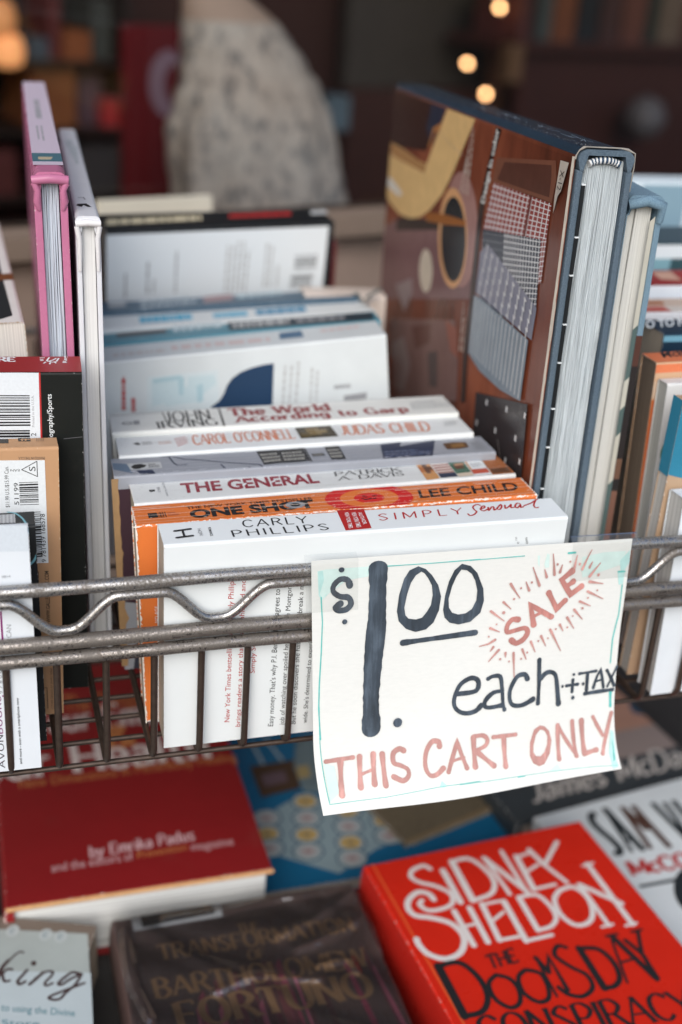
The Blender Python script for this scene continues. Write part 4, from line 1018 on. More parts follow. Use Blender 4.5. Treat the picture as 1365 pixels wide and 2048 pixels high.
root, mb, pr = paperback(('X', (-0.16367, 0.07008, 0.00034), (-3.695, -0.18, 0.08), (0.2, 0.01986, 0.14754)), "black sports biography paperback with red spine and a bar code panel", (.006, .008, .007), (.42, .38, .33), LEFT, .18, wearcol=(.45, .45, .45), rough=.5)
p = pr['spine']; Lm = 200.0; Tm = 19.86; p.poly([(0, .2), (Lm, .2), (Lm, Tm), (0, Tm)], ink((.30, .030, .030), .4)); p.clip = (.2, Lm - .2, .2, Tm)
p.text("RE", ((167.54, 13.68), (174.22, 13.61), (167.39, 19.19)), WHT, 'stroke', w=2.4, thin=1.5, serif=1.2)
for q in [[(184.13, 18.17), (185.6, 18.16)], [(184.12, 16.12), (185.09, 15.53)], [(184.29, 14.37), (185.09, 14.66)], [(185.42, 11.19), (186.13, 12.62)], [(186.59, 14.35), (187.6, 18.44)], [(186.59, 14.35), (188.86, 12.3)], [(187.11, 13.33), (189.12, 15.2), (190.25, 17.24)], [(188.86, 12.3), (190.42, 13.44), (191.37, 17.23)], [(187.73, 10.01), (187.97, 11.73)], [(190.16, 11.13), (189.74, 12.58)]]: p.stroke(q, .7, WHT)
p.text("Reg", ((194.49, 11.37), (194.69, 20.16), (192.81, 11.39)), WHT, bold=.02)
p = pr['front']; p.clip = (.2, Lm - .2, 0, 147.54)
p.poly([(151.91, 147.88), (183.63, 147.43), (183.39, 114.19), (149.9, 114.92)], ink((.68, .73, .77))); p.stroke([(183.71, 147.52), (183.48, 114.18)], .7, ink((.45, .03, .03)), False, False)
p.bars([(159.74, 138.43), (179.6, 138.14), (179.47, 124.94), (159.03, 125.09)], 15, BLK, 11); p.bars([(158.95, 123.61), (179.15, 123.4), (178.99, 114.28), (158.47, 114.73)], 8, BLK, 5)
p.text("Printed in the U.S.A.", ((181.03, 124.67), (181.2, 138.12), (180.07, 124.69)), GRY); p.text("2", ((181.54, 120.75), (181.5, 122.11), (179.58, 120.79)), BLK)
p.text("Biography/Sports", ((188.1, 118.1), (188.0, 138.52), (186.16, 118.14)), WHT, bold=.008)
p.stroke([(192.21, 119.38), (195.41, 119.71), (200.09, 120.11)], .35, ink((.08, .08, .085)), True, False)
finish(root, mb)

KRAFT = (.50, .29, .155)
root, mb, pr = paperback(('X', (-0.14741, 0.03893, 0.00282), (-0.175, -2.544, 0.766), (0.171, 0.01217, 0.1215)), "kraft brown paperback with a white bar code panel reading upwards", KRAFT, (.46, .36, .26), LEFT, .3, wearcol=(.62, .48, .34), rough=.6)
p = pr['spine']; Lm = 171.0; p.poly([(156.1, 7.6), (160.81, 7.17), (160.9, 11.1), (156.16, 11.52)], ink((.03, .028, .026))); p.poly([(148.15, 6.06), (152.3, 5.68), (152.42, 10.63), (148.32, 11.0)], ink((.05, .045, .04)))
for q in [[(157.06, 9.54), (160.72, 9.48)], [(157.64, 8.4), (157.73, 10.15)], [(158.93, 8.29), (159.02, 10.04)]]: p.stroke(q, .7, ink(KRAFT))
p.lines([(162.74, 7.0), (162.99, 11.05), (166.24, 10.76), (165.97, 6.71)], 4, ink((.28, .17, .10)), 3)
p = pr['front']; p.clip = (.2, Lm - .2, 0, 200)
p.poly([(136.1, 117.0), (165.61, 116.15), (166.1, 71.6), (134.07, 72.94)], ink((.70, .74, .76)))
p.text("PRINTED IN THE U.S.A.", ((165.64, 117.56), (155.54, 117.83), (165.62, 116.43)), ink((.10, .08, .07)))
for a, c in ((0, 1), (1, 2), (2, 0)):
    tri = [(156.74, 112.49), (162.6, 115.79), (162.69, 109.37)]; p.stroke([tri[a], tri[c]], .32, BLK)
p.text("S", ((161.98, 111.67), (161.94, 113.65), (159.58, 111.77)), BLK); p.text("EAN", ((155.93, 112.76), (152.49, 112.8), (155.9, 111.82)), BLK)
p.text("$11.99 U.S./$15.99 Can.", ((151.66, 96.79), (151.73, 114.09), (150.12, 96.86)), BLK); p.text("51199", ((155.3, 97.67), (155.29, 107.03), (153.58, 97.75)), BLK)
p.bars([(155.59, 107.2), (162.81, 107.18), (162.9, 96.96), (155.63, 97.07)], 13, BLK, 21)
p.bars([(160.75, 94.4), (163.45, 94.41), (163.84, 74.01), (161.54, 73.9)], 22, BLK, 31); p.text("9 781439 168578", ((165.22, 72.01), (165.09, 93.31), (163.44, 72.12)), BLK)
p.text("VISIT WWW.GALLERYBOOK.COM", ((166.43, 39.82), (166.06, 67.99), (164.77, 39.96)), ink((.06, .045, .035)), bold=.012); p.text("COVER DESIGN BY JAMES PERRI", ((166.66, 2.64), (166.57, 22.51), (165.75, 2.74)), ink((.10, .07, .05)))
for q in [[(161.94, 68.0), (162.01, 63.07)], [(163.27, 13.43), (164.17, 13.34), (164.35, 3.19)]]: p.stroke(q, .25, BLK)
finish(root, mb)

root, mb, pr = paperback(('X', (-0.15586, 0.02338, 0.00028), (-2.015, -1.179, -0.626), (0.17099, 0.01392, 0.09799)), "black paperback with a blue loop line and small white label on its spine", (.020, .022, .024), (.42, .38, .33), LEFT, .25, wearcol=(.62, .60, .56), rough=.5)
p = pr['spine']; Lm = 170.99; p.clip = (.2, Lm - .3, .2, 13.92); q = [(157.95, 3.33), (163.72, 3.04), (163.64, 11.27), (157.98, 11.19)]; p.poly(q, LGRY); p.lines([q[0], q[3], q[2], q[1]], 4, GRY, 3); CYL = ink((.16, .38, .44)); p.stroke([(160.93, 13.46), (163.85, 11.66), (166.29, 6.86), (167.63, 1.46)], .8, CYL, True)
f = pr['front']; f.clip = (.2, Lm - .3, 0, 200); f.stroke([(167.81, 98.18), (168.08, 95.34), (167.52, 92.53), (166.39, 90.71)], .8, CYL, True); f.stroke([(170.93, 85.37), (169.55, 82.82), (167.88, 81.26)], .9, CYL, True)
finish(root, mb)

root, mb, pr = paperback(('X', (-0.15944, 0.00491, 0.00011), (-1.578, -2.218, -0.558), (0.17112, 0.00894, 0.1033)), "white paperback with purple rule and capitals, front-most at the left edge", (.68, .73, .78), (.60, .58, .55), LEFT, .2, wearcol=(.62, .60, .58), dirt=.06)
p = pr['front']; Lm = 171.12; p.clip = (.2, Lm - .3, 0, 200); PUR = ink((.20, .015, .13))
p.poly([(149.48, 107.29), (170.85, 105.87), (171.01, 95.43), (148.75, 96.6)], ink((.58, .64, .70)))
p.text("D CAN", ((162.55, 57.1), (162.91, 65.39), (160.78, 57.27)), GRY)
p.stroke([(159.47, 71.35), (159.43, 56.88)], .7, PUR, False, False); p.stroke([(159.66, 46.83), (159.6, 34.69), (157.89, 34.66)], .7, PUR, False, False)
p.text("AVON", ((157.11, 1.87), (157.16, 17.13), (154.9, 2.05)), ink((.03, .02, .03)), 'stroke', w=1.1, thin=.9, track=1.6); p.text("BOOKS", ((157.14, 17.69), (157.35, 34.72), (154.92, 17.86)), PUR, 'stroke', w=1.3, thin=1.0, track=1.6)
p.text("Win free prizes, get exclusive content", ((160.09, 1.93), (160.52, 33.28), (158.98, 2.08)), BLK, bold=.008); p.text("and more - scan with a smartphone now", ((163.75, 2.7), (163.96, 33.16), (162.74, 2.84)), BLK, bold=.008)
p.text("9 7 8 0 0", ((158.22, 35.71), (158.37, 46.17), (156.79, 35.87)), GRY); p.text("0814", ((160.73, 85.17), (163.75, 85.2), (160.71, 86.19)), GRY)
finish(root, mb)

# --- right section
RIGHT = "books standing in the right of the basket"
BROWN = (.150, .052, .030)
m, n, l, pb_ = new_mat("glossy_printed_jacket")
v = ocoord(n); f = noise(n, l, 16, 6, v, .6, (1, 1, .35))
l.new(ramp(n, l, f, ((.32, (.075, .024, .015)), (.52, (.21, .058, .030)), (.68, (.33, .10, .050)))), pb_.inputs['Base Color'])
pb_.inputs['Roughness'].default_value = .22; pb_.inputs['Specular IOR Level'].default_value = .16
bump(n, l, pb_, noise(n, l, 18, 3, v), .12, .0008)
JACKET = m
DENIM = cloth((.030, .060, .095), (.10, .155, .21), 6000)
root, mb, pr = hardback(('Y', (0.22824, 0.02778, 0.0005), (-6.052, -0.151, -1.764), (0.31832, 0.0236, 0.24123)), "big brown jacketed quilt pattern hardcover, tallest in the basket, pages seen from the end", DENIM, (.66, .73, .77), RIGHT, .0028, .0026, .003, 120, .004, seed=5, wave=.00045)
finish(root, mb, bevel=.0006)
Tm, Lm, Hm = 23.6, 318.32, 241.23
# paper jacket over the left board and spine
jb = MB(); P_ = smap('Y', (Lm * .001, Tm * .001, Hm * .001))
g = .0009
jo = [(-g, -.0), (-g, Hm * .001 - .004)] + [(-g + .004 - .004 * math.cos(R(a)), Hm * .001 - .004 + .0047 * math.sin(R(a))) for a in (20, 45, 70, 90)] + [(Tm * .001 - .006, Hm * .001 + .0007)]
ji = [(x + .0003, z - .0003) for x, z in jo][::-1]
SPJ = None
nj = len(jo)
jb.extrude(jo[:3] + ji[-3:], .0016, Lm * .001 + .001, JACKET, 1, 8)
jb.extrude(jo[2:] + ji[:-2], .0016, Lm * .001 + .001, plain((.018, .040, .066), .18, .4, 60, name="navy_jacket_spine"), 1, 8)
J = Print(jb, lambda a, b_, z: (-g - z * 1.6, a * .001, b_ * .001)); J.clip = (1.8, Lm + .8, 0, Hm - 3.0)
def inkg(c):
    m = ink(tuple(min(.8, x * 1.3) for x in c), .23, .18, 120); m.node_tree.nodes["Principled BSDF"].inputs['Specular IOR Level'].default_value = .16
    return m
YEL = inkg((.62, .41, .18))
J.poly([(342.21, 218.17), (313.79, 243.23), (227.63, 247.04), (198.59, 242.7), (229.61, 211.89), (291.96, 206.01), (337.48, 204.5)], inkg((.035, .014, .012)))
J.poly([(222.99, 244.0), (189.09, 243.52), (220.0, 215.73), (233.88, 223.84)], inkg((.022, .028, .050)))
J.faces([[(337.99, 205.96), (291.96, 206.01), (243.95, 204.15), (227.01, 204.62), (218.62, 201.75), (170.03, 208.62), (187.74, 194.09), (211.32, 181.35), (231.3, 174.02), (253.55, 169.13), (282.68, 166.94), (310.97, 169.42), (326.04, 174.22), (331.97, 185.74)], [(227.01, 204.62), (216.25, 215.31), (204.56, 226.59), (188.66, 242.33), (135.61, 242.5), (155.43, 223.58), (170.03, 208.62), (218.62, 201.75)]], YEL)
J.poly([(332.25, 206.13), (291.8, 205.55), (243.8, 203.71), (226.86, 204.19), (228.89, 199.4), (298.12, 198.41), (333.13, 198.91)], inkg((.36, .19, .075)))
J.stroke([(223.47, 215.31), (217.69, 224.29), (205.0, 227.81)], 3.2, inkg((.36, .15, .05)))
J.poly([(330.89, 182.59), (310.66, 184.72), (278.55, 180.17), (285.36, 177.12), (318.83, 178.42)], inkg((.62, .60, .55)))  # white glint drawn as flat ink on the horn
J.poly([(294.14, 161.09), (136.1, 191.0), (117.75, 187.9), (116.42, 153.23), (313.18, 105.42), (328.07, 148.65)], inkg((.16, .085, .085)))
J.poly([(286.12, 164.03), (183.01, 180.98), (181.23, 176.05), (287.7, 155.68)], inkg((.020, .014, .014)))
C_ = [(147.37, 182.37), (117.22, 187.99), (157.58, 210.38), (160.55, 175.47), (133.51, 180.7), (169.58, 200.33), (159.12, 175.07), (136.05, 179.55), (166.78, 196.16)]
J.ellipse(C_[0], C_[1], C_[2], inkg((.30, .16, .14))); J.ellipse(C_[3], C_[4], C_[5], inkg((.56, .30, .14))); J.ellipse(C_[6], C_[7], C_[8], inkg((.012, .014, .017)))
J.poly([(217.97, 179.3), (177.72, 184.95), (139.57, 188.34), (138.58, 185.65), (175.81, 179.67), (216.28, 174.56)], inkg((.26, .09, .02)))  # orange glint drawn as a band of ink
C_ = [(207.42, 147.64), (193.12, 150.78), (211.59, 159.33)]; J.ellipse(C_[0], C_[1], C_[2], inkg((.50, .43, .34)))
for q, c in zip([[(276.51, 123.61), (237.91, 136.46), (233.14, 128.73), (248.49, 112.97), (265.87, 118.9)], [(282.21, 100.15), (140.48, 136.03), (128.38, 120.07), (123.07, 96.84), (264.78, 50.0)], [(272.83, 86.65), (245.53, 98.41), (224.24, 86.09), (234.29, 66.4), (263.3, 59.25)], [(187.62, 104.76), (168.26, 111.27), (161.26, 91.81), (177.75, 87.52)], [(158.35, 131.37), (136.15, 132.8), (127.81, 118.48), (143.7, 118.31)], [(228.26, 109.16), (186.48, 122.16), (186.12, 110.91), (216.35, 98.47)]], ((.22, .17, .17), (.17, .095, .085), (.22, .17, .165), (.075, .055, .055), (.24, .085, .06), (.12, .055, .045))): J.poly(q, inkg(c))
J.poly([(104.16, 240.8), (94.63, 241.79), (109.01, 215.72), (112.01, 187.39), (111.13, 154.52), (119.09, 152.58), (119.5, 200.23)], inkg((.030, .016, .014)))
J.poly([(117.36, 163.68), (110.79, 165.16), (111.89, 124.87), (107.66, 101.06), (115.81, 98.35), (120.6, 124.07)], inkg((.040, .022, .018)))
J.text("Design in color", ((110.75, 201.68), (99.86, 237.99), (116.6, 201.33)), inkg((.66, .64, .58)), bold=.03)
for q, nn, sd_ in ([(152.38, 211.11), (143.04, 235.23), (139.06, 235.19), (137.26, 210.08)], 2, 3), ([(156.22, 200.74), (149.5, 217.94), (140.3, 218.36), (136.96, 201.35)], 3, 4), ([(129.25, 122.45), (128.91, 150.98), (124.09, 151.72), (117.86, 124.86)], 2, 5): J.lines(q, nn, inkg((.42, .33, .28)), sd_, .45)
J.stroke([(204.27, 225.77), (181.04, 221.3), (155.19, 218.8)], .35, inkg((.40, .30, .22)))
C_ = [(34.13, 242.76), (19.41, 242.66), (35.17, 239.19), (34.13, 242.76), (22.79, 242.59), (34.71, 240.1)]; J.ellipse(C_[0], C_[1], C_[2], inkg((.55, .36, .20))); J.ellipse(C_[3], C_[4], C_[5], inkg((.48, .20, .06)))
J.poly([(98.38, 225.24), (21.07, 234.04), (17.84, 227.54), (19.69, 217.15), (45.1, 216.18), (101.56, 213.2)], inkg((.17, .068, .042))); J.poly([(87.05, 224.7), (25.39, 231.65), (23.98, 227.95), (23.48, 218.84), (45.66, 217.67), (94.78, 215.55)], inkg((.085, .034, .024)))
WL = inkg((.66, .64, .62))
q = [(107.58, 190.18), (20.81, 201.27), (19.76, 216.81), (99.85, 213.45)]; J.poly(q, inkg((.23, .040, .034))); J.grid(q, 15, 8, .10 / 8, WL); J.quad(q, inkg((.13, .03, .025)), .66, .70, 0, 1)
q = [(26.68, 181.4), (20.22, 183.59), (20.12, 202.08), (28.64, 200.42)]; J.poly(q, inkg((.22, .04, .034))); J.grid(q, 3, 9, .06, WL)
q = [(97.81, 148.84), (21.8, 168.44), (26.67, 200.67), (108.85, 189.95)]; J.poly(q, inkg((.026, .030, .045))); q2 = [lerp4(q, .40, 0), lerp4(q, 1, 0), lerp4(q, 1, 1), lerp4(q, .40, 1)]; J.grid(q2, 13, 15, .014, WL); J.grid([q[0], q2[0], q2[3], q[3]], 1, 12, .02, WL, True, False)
q = [(23.05, 157.64), (21.78, 172.3), (97.52, 184.65), (108.72, 178.46), (109.61, 158.1), (98.55, 158.32)]; LIL = inkg((.17, .17, .215)); J.poly(q, LIL)
rnd = random.Random(2); A_ = [(109.36, 158.98), (25.13, 157.42), (102.25, 184.49), (21.92, 171.55)]
for i in range(9):
    for j in range(7):
        x, y = (i + .5) / 9, (j + .5) / 7
        c = ((A_[0][0] * (1 - x) + A_[1][0] * x) * (1 - y) + (A_[2][0] * (1 - x) + A_[3][0] * x) * y, (A_[0][1] * (1 - x) + A_[1][1] * x) * (1 - y) + (A_[2][1] * (1 - x) + A_[3][1] * x) * y)
        d = (1.2, .45) if (i + j) % 2 else (.15, 2.1)
        J.stroke([(c[0] - d[0], c[1] - d[1]), (c[0] + d[0], c[1] + d[1])], .95, WL)
q = [(109.27, 157.2), (98.5, 158.17), (25.4, 156.98), (26.1, 128.75), (54.8, 124.83), (88.66, 124.01), (109.2, 127.18)]; J.poly(q, inkg((.18, .215, .25)))
E_ = [(108.67, 157.1), (108.67, 127.34), (25.4, 156.98), (26.1, 128.75)]
for k in range(15):
    x = (k + .5) / 15; a = (E_[0][0] * (1 - x) + E_[2][0] * x, E_[0][1] * (1 - x) + E_[2][1] * x - .4); c = (E_[1][0] * (1 - x) + E_[3][0] * x, E_[1][1] * (1 - x) + E_[3][1] * x + .4); J.stroke([a, c], .85, inkg((.60, .64, .66)), False, False)
J.poly([(89.43, 112.45), (25.24, 128.27), (16.11, 130.56), (11.57, 91.83), (88.23, 60.24), (87.63, 98.32)], inkg((.034, .028, .030)))
for c in [(71.04, 113.05), (41.75, 119.41), (82.65, 98.6), (53.65, 104.78), (25.22, 111.15), (34.95, 96.66), (16.82, 124.84), (63.75, 93.33), (15.9, 103.37)]:
    for dx, a in ((-.9, 1.1), (0, 1.4), (.9, 1.1)): J.stroke([(c[0] + dx * .35, c[1] - .6), (c[0] + dx, c[1] + a)], .75, WL)
    J.stroke([(c[0] - .8, c[1] - .8), (c[0] + .8, c[1] - .8)], .8, WL)
J.stroke([(48.36, 102.13), (40.32, 93.94)], .4, inkg((.35, .32, .30)))
SF_ = Print(jb, lambda a, b_, z: (b_ * .001, a * .001, Hm * .001 + .0007 + z)); FLK = ink((.52, .50, .46), .6); rnd = random.Random(31)
for _ in range(130):
    x, y, s_ = Lm * rnd.random() ** 1.6, abs(rnd.gauss(0, .9)) + 2.6, rnd.uniform(.2, .8); SF_.poly([(x, y), (x + s_ * 2.4, y), (x + s_ * 1.6, y + s_ * .5)], FLK)
for k in range(26):
    x = Lm * (.02 + .5 * rnd.random()); SF_.stroke([(x, 4.5 + rnd.random() * 6), (x + rnd.uniform(3, 14), 4.5 + rnd.random() * 6)], .25, ink((.30, .36, .42), .4), False, False)
jb.build("dust_jacket", root)
# curled, torn edge of the jacket with its index tag
b = MB(); ep = [(-6.01, 245.03), (0.94, 240.54), (4.0, 234.57), (7.96, 225.81), (13.63, 218.48), (16.83, 212.69)] + [(11.96, 177.87), (11.74, 161.14), (10.98, 139.77), (12.13, 117.06), (10.38, 94.66)]
PAPER = plain((.60, .55, .47), .7, .25, 150, name="raw_paper_edge")
zz = [q_[1] for q_ in ep]
vs = []; rnd = random.Random(8); zs = [Hm - 3 - i * (Hm - 3) / 60 for i in range(61)]
for i, z in enumerate(zs):
    j = rnd.uniform(-.25, .35) + (.9 if 14 < i < 19 else 0)
    vs += [(-g - .0004, (1.0 - j) * .001, z * .001), (-g - .0008, (2.6 + j * .3) * .001, z * .001), (-g + .0003, (2.2) * .001, z * .001)]
fs = []
for i in range(60): fs += [(i * 3, i * 3 + 1, i * 3 + 4, i * 3 + 3), (i * 3, i * 3 + 3, i * 3 + 5, i * 3 + 2)]
b.add(vs, fs, PAPER); rim = [(x, .0012 + rnd.uniform(-.0006, .0006), z + .0002) for x, z in jo[1:]] + [(Tm * .001 - .003, .0010, Hm * .001 + .0004), (Tm * .001 + .0004, .0012, Hm * .001 - .001), (Tm * .001 + .0008, .0014, Hm * .001 - .006), (Tm * .001 + .0005, .0022, Hm * .001 - .016)]
b.tube(rim, [.00028 + .0003 * (i % 3 == 0) for i in range(len(rim))], plain((.30, .28, .25), .8, .4, 200, name='grey_paper_edge'), 8); b.build("torn_paper_edge", root)
b = MB(); q = [(13.92, 235.12), (3.13, 235.56), (7.75, 223.8), (11.83, 221.23), (15.97, 213.5), (17.04, 219.87)]
b.add([(-g - .0012 - .0006 * math.sin(i), y * .001, z * .001) for i, (y, z) in enumerate(q)], [(0, 1, 2, 3, 4, 5)], plain((.62, .56, .48), .7, .15, 90, name="old_label"))
tp = Print(b, lambda a, b_, z: (-g - .0016 - z, a * .001, b_ * .001)); tp.text("X-12", ((11.13, 231.7), (12.75, 223.66), (6.8, 231.93)), BLK)
b.build("index_tag", root)
b = MB(); a0 = [(.0052 + (Tm * .001 - .0104) * t, .0018 + .0004 * math.sin(t * 9), Hm * .001 - .0040 - .0016 * (2 * t - 1) ** 2) for t in [i / 18 for i in range(19)]]
BL_ = plain((.02, .05, .10), .8, .1, 300, name="blue_thread"); WT_ = plain((.66, .68, .68), .8, .1, 300, name="white_thread")
for i in range(18): b.tube([a0[i], a0[i + 1]], .0015, BL_ if i % 2 else WT_, 8, True)
b.build("headband", root)
b = MB(); rnd = random.Random(6); z = .01
while z < Hm * .001 - .02:                # black end-paper hinge showing between the left board and the pages
    h = rnd.uniform(.012, .022); b.box((.0026, -.0006, z), (.0041, .0035, z + h), ink((.008, .010, .012))); b.box((.0026, -.0009, z + h), (.0042, .0035, z + h + .0005), WHT); z += h + .0008
b.build("hinge_paper", root)
b = MB(); b.add([(0.00792, 0.28588, 0.02937), (-0.00659, 0.28025, 0.03137), (-0.0103, 0.27871, 0.06821), (-0.00841, 0.27872, 0.07431), (0.00041, 0.28367, 0.07462), (0.00472, 0.28627, 0.07047)], [(0, 1, 2, 3, 4, 5)], plain((.24, .055, .022), .3, .15, 30, name="rust_flap")); o = b.build("jacket_flap", root)
sm = o.modifiers.new("thick", 'SOLIDIFY'); sm.thickness = .0006

BLUEC = cloth((.10, .19, .27), (.19, .31, .40), 6000)
root, mb, pr = hardback(('Y', (0.26189, 0.04302, 0.00014), (-8.89, -0.85, -0.083), (0.21983, 0.01575, 0.22257)), "blue cloth hardcover with cream pages and camouflage end paper, right of the quilt book", BLUEC, (.66, .67, .64), RIGHT, .0006, .0026, .003, 3, .003, seed=2, wave=.0002)
p = pr['near']; Hm = 222.57; Tm = 15.75
for z0, z1, c in ((Hm - 74, Hm - 60, (.075, .032, .024)), (Hm - 118, Hm - 74, (.022, .018, .018)), (Hm - 128, Hm - 118, (.13, .07, .045)), (Hm - 134, Hm - 128, (.02, .018, .018)), (Hm - 190, Hm - 134, (.17, .085, .06)), (0, Hm - 190, (.03, .02, .018))): p.poly([(Tm - 2.9, z0), (Tm - .1, z0), (Tm - .1, z1), (Tm - 2.9, z1)], ink(c))
q = pr['left']; q.poly([(0, 0), (219.83, 0), (219.83, Hm - 9), (0, Hm - 9)], ink((.58, .57, .52), .7, .2, 40))
finish(root, mb, bevel=.0006)
b = MB(); rnd = random.Random(3); z = .004; GR_ = plain((.075, .12, .115), .8, .2, 60, name="camo_green"); CM_ = plain((.50, .49, .42), .8, .15, 60, name="camo_cream")
while z < Hm * .001 - .012:
    h = rnd.uniform(.006, .016); b.add([(Tm * .001 - .0052, -.0004, z), (Tm * .001 - .0029, .0002, z + .002), (Tm * .001 - .0029, .0002, z + h + .002), (Tm * .001 - .0052, -.0004, z + h)], [(0, 1, 2, 3)], GR_ if rnd.random() < .55 else CM_); z += h
b.build("end_paper", root)
b = MB(); b.tube([(0, -.0005, Hm * .001 - .004), (Tm * .0005, -.0012, Hm * .001 - .002), (Tm * .001 - .001, -.0005, Hm * .001 - .004), (Tm * .001 - .0010, .0002, Hm * .001 - .011)], [.0022, .0024, .0024, .0016], BLUEC, 12)
b.build("spine_cap", root)

def simple(key_spec, label, cover, front=None, wear=.3, page=(.42, .36, .29)):
    return paperback(key_spec, label, cover, page, RIGHT, wear)
root, mb, pr = simple(('X', (0.2983, 0.05157, 0.00016), (-1.147, -1.313, -1.901), (0.17, 0.01423, 0.14564)), "paperback with salmon orange spine and black capitals at the right edge", (.58, .38, .24), page=(.20, .15, .11))
p = pr['spine']; Lm, Tm, Hm = 170.0, 14.23, 145.64; p.poly([(0, 0), (Lm, 0), (Lm, Tm), (0, Tm)], ink((.66, .19, .085))); p.text("McBAIN", ((6.82, 6.36), (31.74, 9.34), (9.66, 14.92)), BLK, bold=.03)
p = pr['front']; p.poly([(0, Hm - 1), (Lm, Hm - 1), (Lm, Hm - 5), (0, Hm - 5)], ink((.66, .19, .085))); p.bars([(0, Hm - 9), (0, Hm - 17), (Lm, Hm - 17), (Lm, Hm - 9)], 40, ink((.60, .45, .33)), 4); p.poly([(0, 0), (1.6, 0), (1.6, Hm - 18), (0, Hm - 18)], ink((.50, .13, .04)))
finish(root, mb)
root, mb, pr = simple(('X', (0.29761, 0.04, 0.00015), (-0.768, -1.947, -1.276), (0.17, 0.00862, 0.13895)), "white paperback with a framed tan picture, in front of the salmon orange one", (.66, .67, .66), page=(.52, .52, .48))
p = pr['front']; Hm = 138.95; p.poly([(7, 0), (80, 0), (80, Hm - 12), (9, Hm - 12), (7, Hm - 16)], ink((.30, .20, .13))); p.stroke([(4, Hm - 26), (2, Hm - 34), (5, Hm - 42)], 1.0, ink((.08, .22, .15)), True); pr['spine'].text("ES", [(18, 3), (32, 3), (18, 6)], ink((.45, .08, .06)))
finish(root, mb)
root, mb, pr = simple(('X', (0.28697, 0.02122, 9e-05), (-0.283, 0.65, 0.058), (0.16999, 0.00784, 0.14029)), "tan paperback bound with bright blue tape at the right edge", (.46, .32, .21), page=(.56, .55, .52))
p = pr['front']; Hm = 140.29; BT = ink((.030, .21, .33)); p.poly([(0, Hm - 35), (11, Hm - 38), (12, Hm), (0, Hm)], BT); pr['left'].poly([(0, Hm - 36), (7.84, Hm - 36), (7.84, Hm), (0, Hm)], BT); p.stroke([(15, Hm - 20), (13, Hm - 60), (16, Hm - 100)], .6, ink((.10, .35, .40)), True)
finish(root, mb)
root, mb, pr = simple(('X', (0.28969, 0.00332, -0.00026), (0.04, -1.919, -0.704), (0.17, 0.01198, 0.1)), "thin white paperback leaning at the lower right corner of the basket front", (.70, .76, .81), page=(.62, .62, .60))
pr['front'].poly([(30, 30), (160, 25), (160, 70), (40, 75)], ink((.50, .66, .77))); finish(root, mb)
root, mb, pr = simple(('X', (0.31275, 0.08499, 0.0), (0.061, 0.986, -0.088), (0.17, 0.02344, 0.1505)), "black spined paperback with white capitals above a navy cover, right edge", (.012, .030, .055))
p = pr['spine']; p.text("O TO NO ME", ((-5.04, 8.91), (36.36, 15.08), (1.27, 20.76)), WHT, bold=.03); pr['front'].poly([(0, 150.5 - 1), (170, 150.5 - 1), (170, 150.5 - 4), (0, 150.5 - 4)], ink((.16, .36, .48))); finish(root, mb)
root, mb, pr = simple(('X', (0.318, 0.12, 0.0), (0.047, 0.824, -0.078), (0.17, 0.02316, 0.15082)), "cream and coral spined paperback behind the black spined one", (.66, .68, .72))
p = pr['spine']; Tm = 23.16; p.poly([(0, 0), (170, 0), (170, Tm), (0, Tm)], ink((.56, .44, .36))); p.poly([(0, 0), (20, 0), (20, Tm * .4), (0, Tm * .4)], ink((.48, .12, .10))); p.poly([(20, 0), (60, 0), (60, Tm * .4), (20, Tm * .4)], ink((.60, .55, .50))); p.poly([(2, Tm * .55), (22, Tm * .5), (25, Tm * .8), (4, Tm * .8)], ink((.40, .16, .08))); finish(root, mb)
root, mb, pr = simple(('X', (0.324, 0.15996, 0.0), (0.151, 3.212, -0.277), (0.17, 0.02607, 0.15553)), "red spined paperback with pale blue white cover near the right edge", (.66, .71, .77))
p = pr['spine']; Tm = 26.07; p.poly([(0, 0), (170, 0), (170, Tm), (0, Tm)], ink((.26, .018, .018))); p.poly([(2, Tm * .3), (14, Tm * .4), (14, Tm * .9), (2, Tm * .8)], ink((.52, .26, .18))); p.poly([(32, Tm * .4), (44, Tm * .3), (46, Tm * .9), (34, Tm * .9)], ink((.50, .30, .22))); finish(root, mb)
root, mb, pr = simple(('X', (0.3315, 0.20991, -0.0), (0.216, 5.89, -0.487), (0.17, 0.02887, 0.16915)), "dark teal photo covered paperback with a white band near the right edge", (.040, .085, .10))
p = pr['spine']; Tm = 28.87; p.poly([(0, 0), (170, 0), (170, Tm), (0, Tm)], ink((.055, .085, .105))); p.poly([(0, Tm * .2), (12, Tm * .2), (14, Tm * .8), (0, Tm * .9)], ink((.03, .05, .06))); Hm = 169.15; pr['front'].poly([(0, Hm - 1), (170, Hm - 1), (170, Hm - 9), (0, Hm - 9)], ink((.66, .72, .76))); pr['front'].poly([(14, Hm - 9), (50, Hm - 9), (50, Hm - 60), (14, Hm - 60)], ink((.20, .36, .42))); finish(root, mb)
root, mb, pr = simple(('X', (0.3405, 0.26999, -0.0), (0.015, 0.745, -0.052), (0.17, 0.0226, 0.18955)), "pale blue paperback, rearmost of the spines at the right edge", (.62, .72, .78))
p = pr['front']; Hm = 189.55; p.poly([(14, Hm - 8), (60, Hm - 8), (60, Hm - 60), (8, Hm - 60)], ink((.48, .66, .76))); p.poly([(58, Hm - 2), (90, Hm - 2), (90, Hm - 60), (58, Hm - 60)], ink((.22, .34, .42))); finish(root, mb)

